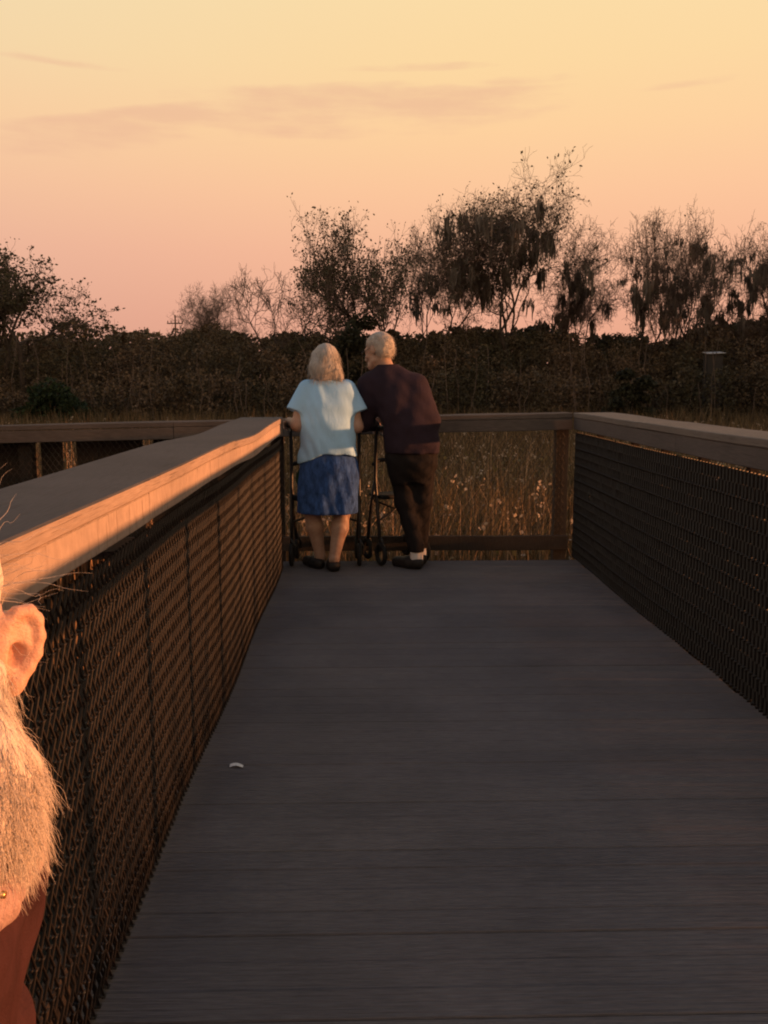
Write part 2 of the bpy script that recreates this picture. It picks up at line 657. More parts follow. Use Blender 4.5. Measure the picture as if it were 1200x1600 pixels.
sagL = lambda y: -.016 * math.exp(-((y - 4.45) / .55) ** 2) + (.010 * (y - 5.2) if y > 5.2 else 0)
side_railing('boardwalk_railing', 'weathered railing on the left with its inner edge lit orange by the sun', XL, -1, -2.6, 6.02, 1.027, sagL,
             [-2.6, 1.02, 3.72, 6.02], [-2.6, .4, 2.22, 3.30, 4.52, 6.02], .112, (-2.2, -.5, 1.3, 3.1, 4.5, 5.9), 3)
side_railing('boardwalk_railing', 'shaded wide capped railing with dark wire mesh along the right of the deck', XR, 1, .92, 6.40, 1.052, lambda y: .004 * math.sin(y),
             [.92, 2.6, 4.9, 6.40], [.92, 2.0, 4.3, 6.40], .122, (1.0, 1.55, 2.1, 2.65, 3.2, 3.75, 4.3, 4.85, 5.4, 6.2), 31, .04)


def end_railing():
    root = empty('boardwalk_railing', (0, Y_END, 0), label='low dark railing across the far end of the boardwalk', cat='railing')
    zt = lambda x: -.022 * (XR - x) if x > -4 else -.10
    top = 1.048
    for i, (a, b) in enumerate(((-4.6, -1.35), (-1.35, .45), (.45, XR - .006))):
        mb = warped_board((a + .002, Y_END + .12, top - .018), (b - .002, Y_END + .12, top - .018), .27, .036, 'x', zt, 60 + i)
        part('cap_board', mb.mesh('cap_board'), MAT['rail_x'], root)
        mb = warped_board((a + .002, Y_END + .004, top - .038 - .042), (b - .002, Y_END + .004, top - .038 - .042), .036, .084, 'x', zt, 70 + i)
        part('face_board', mb.mesh('face_board'), MAT['rail_x'], root)
        mb = warped_board((a + .002, Y_END + .03, .088), (b - .002, Y_END + .03, .088), .036, .108, 'x', lambda x: 0, 80 + i)
        part('toe_board', mb.mesh('toe_board'), MAT['post'], root)
    me = chain_mesh('wire_mesh', (-4.6, Y_END + .062, 0), (1, 0, 0), 4.6 + XR - .02, .04, .90, (0, 1, 0), 7, D=.044, Vd=.06, r=.0011, depth=.007, bond=None)
    part('wire_mesh', me, MAT['wire'], root)
    for x in (XR - .055, -.62, -2.45, -4.3):
        mb = MB().box((x, Y_END + .125, (top - .048 + zt(x) + ground_z - .3) / 2), (.092, .092, top - .052 + zt(x) - ground_z + .3), bev=.005)
        part('post', mb.mesh('post'), MAT['post'], root)
    # boards added behind the wire, their gaps standing in for narrow sunlit patches
    gaps = [(-2.46, -2.38), (-2.22, -2.12), (-1.63, -1.55)]
    edges = [-4.2] + [g for p in gaps for g in p] + [-.75]
    for i in range(0, len(edges), 2):
        a, b = edges[i], edges[i + 1]
        n = max(1, round((b - a) / .19))
        for k in range(n):
            x0, x1 = a + (b - a) * k / n, a + (b - a) * (k + 1) / n
            mb = MB().box(((x0 + x1) / 2, Y_END + .215 + .004 * (k % 2), .40), (x1 - x0 - .004, .022, .92), bev=.003)
            part('added_board', mb.mesh('added_board'), MAT['post'], root)


end_railing()


# ------------------------------------------------------------------ vegetation
def ribbon_mesh(P, widths, side):
    """P: n x m x 3 centre lines, widths n x m, side n x 3 -> quads"""
    n, m, _ = P.shape
    L_ = P - side[:, None] * widths[..., None] * .5
    R_ = P + side[:, None] * widths[..., None] * .5
    V = np.stack([L_, R_], 2).reshape(-1, 3)
    j = np.arange(m - 1) * 2
    q = np.stack([j, j + 1, j + 3, j + 2], -1)
    F = (q[None] + (np.arange(n) * 2 * m)[:, None, None]).reshape(-1, 4)
    return V, F


def join(parts_):
    V, F, o = [], [], 0
    for v, f in parts_:
        V.append(v)
        F.append(f + o)
        o += len(v)
    return np.concatenate(V), np.concatenate(F)


def cards(rng, C, size, flat=.0):
    """small bent leaf quads at points C"""
    n = len(C)
    a = rng.normal(size=(n, 3))
    a /= np.linalg.norm(a, axis=1, keepdims=True)
    b = rng.normal(size=(n, 3))
    b -= a * (a * b).sum(1, keepdims=True)
    b /= np.linalg.norm(b, axis=1, keepdims=True)
    s = np.broadcast_to(size, (n,))[:, None] * rng.uniform(.6, 1.4, (n, 1))
    asp = rng.uniform(.4, .8, (n, 1))
    V = np.stack([C - a * s, C + b * s * asp, C + a * s, C - b * s * asp], 1).reshape(-1, 3)
    F = np.arange(n * 4).reshape(-1, 4)
    return V, F


def blades(rng, X, Y, Z, H, wid, lean=.25, m=4):
    n = len(X)
    az = rng.uniform(0, 2 * np.pi, n)
    side = np.stack([np.cos(az), np.sin(az), np.zeros(n)], -1)
    la = rng.uniform(0, 2 * np.pi, n)
    lm = np.abs(rng.normal(0, lean, n))
    t = np.linspace(0, 1, m)
    P = np.zeros((n, m, 3))
    P[..., 0] = X[:, None] + (np.cos(la) * lm * H)[:, None] * t ** 2
    P[..., 1] = Y[:, None] + (np.sin(la) * lm * H)[:, None] * t ** 2
    P[..., 2] = Z + H[:, None] * t * (1 - .25 * lm[:, None] * t)
    w = wid[:, None] * np.array([1, .85, .55, .08])[None, :m]
    return ribbon_mesh(P, w, side), P[:, -1]


def build_grass():
    rng = np.random.default_rng(21)
    # green-brown marsh grass over the open ground, spread by distance
    n = 52000
    y = 7.2 + (rng.uniform(0, 1, n) ** 1.7) * 50
    x = rng.uniform(-.62, .60, n) * (y + 6)
    H = rng.uniform(.55, 1.25, n) * (1 + .25 * np.sin(x * .9) * np.cos(y * .6))
    wd = rng.uniform(.010, .022, n) * (1 + y / 22)
    (V, F), _ = blades(rng, x, y, ground_z - .05, H, wd, .3)
    # side growth right and left of the boardwalk
    n2 = 9000
    x2 = np.where(rng.uniform(size=n2) < .6, rng.uniform(2.3, 9, n2), rng.uniform(-9, -1.4, n2))
    y2 = rng.uniform(-5, 6.2, n2)
    ok = (x2 > 0) | (y2 < 4.9)
    ok &= ~((x2 > 0) & (x2 < 5) & (y2 < .9))
    x2, y2 = x2[ok], y2[ok]
    H2 = np.where(x2 > 0, rng.uniform(1.2, 1.95, len(x2)), rng.uniform(.7, 1.2, len(x2)))
    (V2, F2), _ = blades(rng, x2, y2, ground_z - .05, H2, rng.uniform(.012, .03, len(x2)), .22)
    V, F = join([(V, F), (V2, F2)])
    o = link('marsh_grass', mesh_from('marsh_grass', V, F), MAT['grass'])
    tag(o, 'olive brown marsh grass filling the wet meadow', 'grass', kind='stuff')
    # dry reeds, thicker behind the end railing
    n = 9000
    y = 7.4 + (rng.uniform(0, 1, n) ** 1.6) * 24
    x = rng.uniform(-.60, .55, n) * (y + 3)
    H = rng.uniform(.5, 1.35, n)
    (V, F), tips = blades(rng, x, y, ground_z - .05, H, rng.uniform(.008, .018, n) * (1 + y / 25), .38)
    n3 = 1500
    (V3, F3), t3 = blades(rng, rng.uniform(-4.6, -1.3, n3), rng.uniform(6.95, 8.2, n3), ground_z - .05, rng.uniform(1.2, 2.0, n3), rng.uniform(.010, .02, n3), .12)
    V, F = join([(V, F), (V3, F3)])
    o = link('dry_reeds', mesh_from('dry_reeds', V, F), MAT['reed'])
    tag(o, 'dry tan reeds catching orange light beyond the end railing', 'reeds', kind='stuff')
    sel = rng.uniform(size=n) < .12 + .25 * (np.sin(x * 2.1) * np.sin(y * 1.3) > .3)
    T = tips[sel]
    C = np.repeat(T, 5, 0) + rng.normal(0, .028, (len(T) * 5, 3))
    V, F = cards(rng, C, .022)
    o = link('seed_heads', mesh_from('seed_heads', V, F), MAT['seed'])
    tag(o, 'pale fluffy seed heads on the dry reeds', 'seed heads', kind='stuff')
    # broad low leaves
    n = 9000
    y = 8 + (rng.uniform(0, 1, n) ** 1.4) * 14
    x = rng.uniform(-.55, .5, n) * (y + 3)
    z = ground_z + rng.uniform(.05, .75, n)
    V, F = cards(rng, np.stack([x, y, z], -1), .055)
    o = link('marsh_leaves', mesh_from('marsh_leaves', V, F), MAT['pad'])
    tag(o, 'low broad leaved marsh plants beyond the end railing', 'marsh plants', kind='stuff')


build_grass()


def grow_tree(rng, base, height, spread, levels=5, lean=(0, 0), n0=3, trunk_r=.16, up=.35, twist=.45, split=(2, 4), shrink=.70, first=.35, wig=.18):
    """returns A,B,ra,rb,level arrays; first = share of the height that is bare trunk"""
    segs = []
    tips = []

    def branch(p, d, L, r, lev):
        n = 4 if lev < 3 else 3
        step = L / n
        q = p.copy()
        for i in range(n):
            d = d + rng.normal(0, wig * (1 + .25 * lev), 3) + np.array([0, 0, up * .12])
            d /= np.linalg.norm(d)
            q2 = q + d * step
            r2 = max(r * (1 - .32 / n * 1.4), .004)
            segs.append((q, q2, r, r2, lev))
            if lev >= 1 and lev < levels and rng.uniform() < .62:
                side(q2, d, L * rng.uniform(.45, .75), r2 * .6, lev + 1)
            q, r = q2, r2
        if lev >= levels:
            tips.append(q)
            return
        k = rng.integers(split[0], split[1])
        for _ in range(k):
            side(q, d, L * shrink * rng.uniform(.75, 1.2), r * .72, lev + 1)

    def side(p, d, L, r, lev):
        v = rng.normal(size=3)
        v -= d * v.dot(d)
        v /= np.linalg.norm(v) + 1e-9
        a = rng.uniform(.35, 1.0) * (twist / .45)
        nd = d * math.cos(a) + v * math.sin(a)
        nd[0] *= spread
        nd[1] *= spread
        nd[2] += up * .3
        nd /= np.linalg.norm(nd)
        branch(p, nd, L, r, lev)

    p = np.array(base, float)
    d = np.array([lean[0], lean[1], 1.0])
    d /= np.linalg.norm(d)
    branch(p, d, height * first, trunk_r, 0)
    A = np.array([s[0] for s in segs])
    B = np.array([s[1] for s in segs])
    ra = np.array([s[2] for s in segs])
    rb = np.array([s[3] for s in segs])
    lv = np.array([s[4] for s in segs])
    # scale to the wanted height
    top = max(A[:, 2].max(), B[:, 2].max()) - base[2]
    k = height / top
    b = np.array(base)
    A = b + (A - b) * k
    B = b + (B - b) * k
    T = b + (np.array(tips) - b) * k
    return A, B, ra, rb, lv, T


def moss_strands(rng, P, n, Lr=(.35, 1.5), W_=.075):
    # heavy clumps of strands hanging from chosen branches, gaps in between
    per = 14
    nc = max(1, n // per)
    ci = rng.integers(0, len(P), nc)
    cl = rng.uniform(Lr[0], Lr[1], nc)
    i = np.repeat(np.arange(nc), per)
    n = len(i)
    p = P[ci][i] + rng.normal(0, 1, (n, 3)) * np.array([.17, .17, .10])
    L = cl[i] * rng.uniform(.3, 1.1, n)
    m = 6
    t = np.linspace(0, 1, m)
    out = []
    for rep in range(2):
        C = np.zeros((n, m, 3))
        C[..., 0] = p[:, 0, None] + np.cumsum(rng.normal(0, .035, (n, m)), 1)
        C[..., 1] = p[:, 1, None] + np.cumsum(rng.normal(0, .035, (n, m)), 1)
        C[..., 2] = p[:, 2, None] - L[:, None] * t
        prof = np.array([.3, .9, 1, .7, .45, .05])
        w = W_ * rng.uniform(.25, 1.5, (n, 1)) ** 1.3 * prof * rng.uniform(.3, 1.7, (n, m)) * np.sqrt(L)[:, None] * 1.4
        a = rng.uniform(0, np.pi, n)
        side = np.stack([np.cos(a), np.sin(a), np.zeros(n)], -1)
        out.append(ribbon_mesh(C, w, side))
    return join(out)


def make_tree(name, label, u, vtop, Y, spread, seed, leaves=0, leaf_size=.12, leaf_mat='leaf_oak', leaf_zone=(0, 1), moss=0, moss_len=(.4, 1.6), moss_w=.075,
              moss_zone=(.2, .85), twig_scale=1.0, base_z=None, group='trees beyond the marsh', lean=(0, 0), trunk_r=.2, stems=1, stem_gap=1.0, halfw=None, **kw):
    rng = np.random.default_rng(seed)
    bx, by, _ = at(u, 600, Y)
    bz = ground_z - .05 if base_z is None else base_z
    H = at(u, vtop, Y)[2] - bz
    root = empty(name, (bx, by, bz), label=label, cat='tree', group=group)
    SG = []
    for s in range(stems):
        off = (s - (stems - 1) / 2) * stem_gap
        h = H * (1 if s == stems // 2 else rng.uniform(.72, .97))
        SG.append(grow_tree(rng, (bx + off, by + rng.normal(0, .5), bz), h, spread, lean=(lean[0] + off * .05, lean[1]), trunk_r=trunk_r, **kw))
    if halfw:
        ext = np.percentile(np.abs(np.concatenate([g[5] for g in SG])[:, 0] - bx), 93)
        f = 1.3 * halfw / 1384 * Y / ext
        for g in SG:
            for q in (0, 1, 5):
                g[q][:, 0] = bx + (g[q][:, 0] - bx) * f
    A, B, ra, rb, lv, T = [np.concatenate([s[i] for s in SG]) for i in range(6)]
    big = lv <= 2
    for sA, sB, sra, srb, slv, _ in SG:
        g = slv <= 2
        V, F = tube_segments(sA[g], sB[g], np.maximum(sra[g], .02), np.maximum(srb[g], .018), 6)
        part('trunk', mesh_from('trunk', V, F, True), MAT['bark'], root)
    sm = ~big
    tw = np.where(lv[sm] == 3, .020, np.where(lv[sm] == 4, .013, .009)) * twig_scale
    V, F = tube_segments(A[sm], B[sm], tw, tw * .8, 3)
    part('twigs', mesh_from('twigs', V, F), MAT['twig'], root)['kind'] = 'stuff'
    if leaves:
        zz = (T[:, 2] - bz) / H
        ok = (zz >= leaf_zone[0]) & (zz <= leaf_zone[1])
        P = T[ok]
        C = P[rng.integers(0, len(P), leaves)] + rng.normal(0, .16, (leaves, 3)) * np.array([1, 1, .8])
        V, F = cards(rng, C, leaf_size)
        part('foliage', mesh_from('foliage', V, F), MAT[leaf_mat], root)['kind'] = 'stuff'
    if moss:
        Pm = (A + B) / 2
        zz = (Pm[:, 2] - bz) / H
        ok = (zz > moss_zone[0]) & (zz < moss_zone[1]) & (lv >= 1)
        V, F = moss_strands(rng, Pm[ok], moss, moss_len, moss_w)
        part('hanging_moss', mesh_from('hanging_moss', V, F), MAT['moss'], root)['kind'] = 'stuff'
    return root


def build_trees():
    make_tree('oak_tree', 'leafy dark oak at the left edge reaching a branch towards the open sky', 12, 372, 54, 1.5, 4, leaves=9000, leaf_size=.10, moss=150,
              moss_zone=(.3, .8), moss_len=(.2, .7), trunk_r=.22, first=.30, levels=5, lean=(.05, 0), stems=3, stem_gap=1.5, halfw=62)
    make_tree('bare_tree', 'faint low bare tree left of the couple, smallest of the leafless trees', 372, 442, 74, 1.0, 8, trunk_r=.09, levels=6, first=.3, twig_scale=.75, stems=3, stem_gap=1.6, halfw=52)
    make_tree('bare_tree', 'bare spreading tree with curving branches behind the woman in the blue shirt', 478, 388, 62, 1.3, 15, trunk_r=.13, levels=5, first=.3, twig_scale=1.1, stems=3, stem_gap=1.3, halfw=72)
    make_tree('oak_tree', 'half leafed tree with clumped dark foliage directly above the couple', 580, 330, 60, 1.05, 24, leaves=8200, leaf_size=.085, moss=220, moss_len=(.2, .8), moss_zone=(.35, .85), trunk_r=.15, levels=5, first=.36, stems=3, stem_gap=1.1, halfw=70)
    make_tree('cypress_tree', 'thin mossy tree with bare pale twigs left of the tallest tree', 688, 322, 61, .7, 31, leaves=1800, leaf_size=.07, leaf_mat='leaf_oak', moss=460, moss_len=(.4, 1.5), moss_zone=(.28, .72), trunk_r=.14, levels=6, first=.30, stems=2, stem_gap=1.0, halfw=46)
    make_tree('cypress_tree', 'tallest tree with dense dark crown and long hanging moss', 792, 270, 60, .72, 41, leaves=4600, leaf_size=.085, leaf_zone=(.50, .97), moss=900, moss_len=(.5, 1.9), moss_zone=(.26, .80), trunk_r=.2, levels=6, first=.28, stems=2, stem_gap=.9, halfw=68)
    make_tree('cypress_tree', 'narrow moss hung tree with bare top just right of the tallest tree', 912, 345, 60.5, .62, 57, moss=420, moss_len=(.5, 1.7), moss_zone=(.28, .8), trunk_r=.12, levels=6, first=.32, stems=1, halfw=40)
    make_tree('cypress_tree', 'broad moss draped tree above the right railing with twiggy flat top', 1048, 312, 59, .72, 62, moss=900, moss_len=(.5, 1.8), moss_zone=(.26, .82), trunk_r=.16, levels=6, first=.30, stems=3, stem_gap=1.3, leaves=500, leaf_size=.08, halfw=80)
    make_tree('cypress_tree', 'mossy tree cut off by the right edge of the picture', 1218, 335, 58, .7, 77, leaves=900, leaf_size=.08, moss=520, moss_len=(.5, 1.6), moss_zone=(.27, .85), trunk_r=.16, levels=6, first=.38, stems=2, stem_gap=.9, halfw=58)


build_trees()


def clump_cloud(rng, centers, radii, per, size, squash=.8):
    out = []
    for c, r, k in zip(centers, radii, per):
        d = rng.normal(size=(k, 3))
        d /= np.linalg.norm(d, axis=1, keepdims=True)
        rr = r * rng.uniform(.25, 1, (k, 1)) ** .4 * rng.uniform(.85, 1.1, (k, 1))
        out.append(np.array(c) + d * rr * np.array([1, 1, squash]))
    return np.concatenate(out)


def build_thicket():
    rng = np.random.default_rng(91)
    out = []
    # understorey wall in front of and between the trees
    us = np.concatenate([np.arange(-1500, -330, 34.0), np.arange(-330, 1520, 15.0)])
    for row, (Y, dv) in enumerate(((50, 62), (54.5, 26), (58, 6), (63, 0), (67, 4), (70, 8))):
        C, rad = [], []
        for u in us:
            u2 = u + rng.uniform(-9, 9)
            base = 515 + 8 * math.exp(-((u2 - 180) / 100) ** 2) - 18 * max(0, min(1, (u2 - 980) / 160)) + 6 * math.sin(u2 * .05) + 8 * math.sin(u2 * .013 + 1)
            v = base + dv + rng.uniform(-6, 14)
            x, y, zt = at(u2, v, Y + rng.uniform(-1.5, 1.5))
            r = rng.uniform(.55, 1.1) * (1.5 if u < -330 else 1)
            z = zt - r
            while z > ground_z - .2:
                C.append((x + rng.uniform(-.4, .4), y, z))
                rad.append(r)
                z -= r * 1.15
                r = rng.uniform(.7, 1.2)
        P = clump_cloud(rng, C, rad, [150 if row < 4 else 60] * len(C), 0)
        out.append(cards(rng, P, .085 if row < 4 else .26))
    V, F = join(out)
    o = link('thicket', mesh_from('thicket', V, F), MAT['thicket'])
    tag(o, 'dark brown thicket massed under the trees across the marsh', 'thicket', kind='stuff')
    n = 130
    u = rng.uniform(-300, 1500, n)
    Y = rng.uniform(46.5, 51, n)
    bx = (u - 565.4) / 1384 * Y
    hh = rng.uniform(1.6, 5.2, n)
    A, B = [], []
    p = np.stack([bx, Y, np.full(n, ground_z - .1)], -1)
    for k in range(4):
        q = p + np.stack([rng.normal(0, .16, n), rng.normal(0, .1, n), hh / 4], -1)
        A.append(p), B.append(q)
        p = q
    V, F = tube_segments(np.concatenate(A), np.concatenate(B), .022, .014, 3)
    o = link('thicket_stems', mesh_from('thicket_stems', V, F), MAT['twig'])
    tag(o, 'thin bare stems standing in front of the dark thicket', 'stems', kind='stuff')
    # dense wood added out of view on the right to shade the far trees
    C, rad = [], []
    for k in range(190):
        t = rng.uniform()
        x0, y0 = 34 + 14 * t, 10.0 + 70 * t
        hmax = 17 if t > .06 else 10
        z = ground_z
        hh = rng.uniform(.7, 1) * hmax
        x, y = x0 + rng.uniform(0, 7), y0 + rng.normal(0, .8)
        if x < .50 * y + 3:
            x = .50 * y + 3 + rng.uniform(0, 6)
        while z < hh:
            r = rng.uniform(1.2, 2.0)
            C.append((x + rng.normal(0, .6), y + rng.normal(0, .6), z + r))
            rad.append(r)
            z += r * 1.2
    P = clump_cloud(rng, C, rad, [46] * len(C), 0)
    V, F = cards(rng, P, .42)
    o = link('woodland', mesh_from('woodland', V, F), MAT['thicket'])
    tag(o, 'tall dense woodland added out of view on the right, shading the far trees', 'woodland', kind='stuff')
    # far tree line behind, seen low on the left
    C, rad = [], []
    for u in np.arange(-1500, 560, 17.0):
        Y = rng.uniform(112, 124)
        v = 517 - 16 * math.exp(-((u - 140) / 55) ** 2) + rng.uniform(-5, 5) + (6 if u > 260 else 0)
        x, y, zt = at(u, v, Y)
        r = rng.uniform(1.0, 1.9)
        z = zt - r
        while z > ground_z:
            C.append((x + rng.normal(0, .5), y, z))
            rad.append(r * rng.uniform(.8, 1.2))
            z -= r * 1.2
    P = clump_cloud(rng, C, rad, [60] * len(C), 0, .7)
    V, F = cards(rng, P, .30)
    o = link('far_wood', mesh_from('far_wood', V, F), MAT['bush'])
    tag(o, 'distant low tree line under the pink sky on the left', 'wood', kind='stuff')


build_thicket()


def build_bush(name, label, u, vtop, vbot, Y, halfw, mat, seed, n=26, per=130, size=.10):
    rng = np.random.default_rng(seed)
    x, y, zt = at(u, vtop, Y)
    zb = max(ground_z, at(u, vbot, Y)[2])
    root = empty(name, (x, y, ground_z), label=label, cat='bush')
    hw = halfw / 1384 * Y
    C, rad = [], []
    for k in range(n):
        a = rng.uniform(-1, 1)
        hgt = (zt - zb) * math.sqrt(max(0, 1 - a * a)) * rng.uniform(.25, 1.0)
        r = rng.uniform(.2, .36) * hw
        C.append((x + a * hw * .8, y + rng.uniform(-.6, .6) * hw, zb + max(hgt - r, r * .6)))
        rad.append(r)
    P = clump_cloud(rng, C, rad, [per] * n, 0)
    V, F = cards(rng, P, size)
    part('foliage', mesh_from('foliage', V, F), mat, root)['kind'] = 'stuff'
    mb = MB()
    for k in range(7):
        c = C[k]
        mb.tube([(x + rng.uniform(-.3, .3), y + rng.uniform(-.2, .2), ground_z - .1), ((x + c[0]) / 2, (y + c[1]) / 2, (ground_z + c[2]) / 2), c], [.05, .035, .015], 5)
    part('stems', mb.mesh('stems', True), MAT['bark'], root)


build_bush('dense_bush', 'rounded dark evergreen bush rising behind the heads of the couple', 562, 474, 660, 55, 62, MAT['bush'], 3, n=46, per=190, size=.13)
build_bush('dense_bush', 'dark green bush low in the thicket at the far left', 88, 582, 660, 47, 62, MAT['greenbush'], 4, n=34, per=170, size=.10)
build_bush('dense_bush', 'dark bush in front of the thicket below the mossy trees on the right', 985, 565, 655, 46, 40, MAT['bush'], 6, n=26, per=150, size=.10)


def utility_pole():
    x, y, zt = at(282, 496, 108)
    root = empty('utility_pole', (x, y, ground_z), label='distant utility pole with one crossarm above the left tree line', cat='pole')
    part('pole', MB().tube([(x, y, ground_z - .3), (x, y, zt)], [.12, .09], 8).mesh('pole', True), MAT['bark'], root)
    part('crossarm', MB().box((x, y - .16, zt - 1.0), (1.9, .10, .12)).mesh('crossarm'), MAT['bark'], root)
    for dx in (-.85, -.45, .45, .85):
        part('insulator', MB().tube([(x + dx, y - .16, zt - .92), (x + dx, y - .16, zt - .68)], [.07, .05], 6).mesh('insulator'), MAT['bark'], root)


utility_pole()


def shed():
    x, y, z = at(1112, 550, 52.4)
    m = simple('pale_metal_roof', (.5, .48, .46), .5, .15, 3, .4)
    mw = simple('shed_wall', (.05, .045, .04), .8, .2, 2)
    root = empty('shed', (x, y, ground_z), label='pale roofed shed half hidden in the trees above the right railing', cat='shed')
    w, d = .42, .4
    part('wall', MB().box((x, y, (z - .18 + ground_z) / 2), (2 * w, 2 * d, z - .18 - ground_z)).mesh('wall'), mw, root)
    mb = MB()
    n = 0
    for sx in (0,):
        mb.v += [(x - w - .1, y - d - .15, z - .17), (x + w + .1, y - d - .15, z - .12), (x + w + .1, y + d, z - .02), (x - w - .1, y + d, z - .06)]
        mb.v += [(v[0], v[1], v[2] + .03) for v in mb.v[:4]]
        mb.f += [(0, 3, 2, 1), (4, 5, 6, 7), (0, 1, 5, 4), (1, 2, 6, 5), (2, 3, 7, 6), (3, 0, 4, 7)]
    part('roof', mb.mesh('roof'), m, root)


shed()


def scrap():
    m = simple('white_paper', (.75, .74, .72), .8, .05, 40)
    mb = MB()
    c = Vector((-.42, 2.80, .004))
    for i in range(5):
        t = i / 4
        mb.v += [(c.x - .022 + .044 * t, c.y - .008 + .003 * math.sin(t * 5), .002 + .005 * math.sin(t * 3.1)),
                 (c.x - .022 + .044 * t, c.y + .008 - .002 * math.cos(t * 4), .004 + .007 * math.sin(t * 3.1 + .5))]
    for i in range(4):
        mb.f.append((2 * i, 2 * i + 2, 2 * i + 3, 2 * i + 1))
    o = link('paper_scrap', mb.mesh('paper_scrap'), m)
    tag(o, 'tiny white scrap of paper lying on the deck', 'litter')


scrap()
#PEOPLE
# ------------------------------------------------------------------ people: one implicit surface per body / garment
def surface_nets(F, xs, ys, zs):
    ins = F < 0
    nx, ny, nz = F.shape
    c = np.zeros((nx - 1, ny - 1, nz - 1), np.int8)
    for dx in (0, 1):
        for dy in (0, 1):
            for dz in (0, 1):
                c += ins[dx:nx - 1 + dx, dy:ny - 1 + dy, dz:nz - 1 + dz]
    act = (c > 0) & (c < 8)
    I, J, K = np.nonzero(act)
    idx = np.full(act.shape, -1, np.int64)
    idx[I, J, K] = np.arange(len(I))
    acc = np.zeros((len(I), 3))
    cnt = np.zeros(len(I))
    for ax in range(3):
        o1, o2 = [a for a in range(3) if a != ax]
        for p in (0, 1):
            for q in (0, 1):
                a = [I.copy(), J.copy(), K.copy()]
                a[o1] += p
                a[o2] += q
                b = [x.copy() for x in a]
                b[ax] += 1
                fa, fb = F[tuple(a)], F[tuple(b)]
                m = (fa < 0) != (fb < 0)
                t = np.where(m, fa / np.where(m, fa - fb, 1), 0)
                pa = np.stack([xs[a[0]], ys[a[1]], zs[a[2]]], -1)
                pb = np.stack([xs[b[0]], ys[b[1]], zs[b[2]]], -1)
                P = pa + (pb - pa) * t[:, None]
                acc += P * m[:, None]
                cnt += m
    V = acc / cnt[:, None]
    faces = []
    for ax in range(3):
        sl0 = [slice(1, -1)] * 3
        sl0[ax] = slice(0, -1)
        sl1 = [slice(1, -1)] * 3
        sl1[ax] = slice(1, None)
        a, b = ins[tuple(sl0)], ins[tuple(sl1)]
        o1, o2 = [(1, 2), (2, 0), (0, 1)][ax]
        for flip, m in ((False, a & ~b), (True, ~a & b)):
            g = list(np.nonzero(m))
            for o in (o1, o2):
                g[o] = g[o] + 1
            q = []
            for p, r in ((-1, -1), (0, -1), (0, 0), (-1, 0)):
                h = [x.copy() for x in g]
                h[o1] += p
                h[o2] += r
                q.append(idx[tuple(h)])
            if flip:
                q = q[::-1]
            faces.append(np.stack(q, -1))
    return V, np.concatenate(faces)


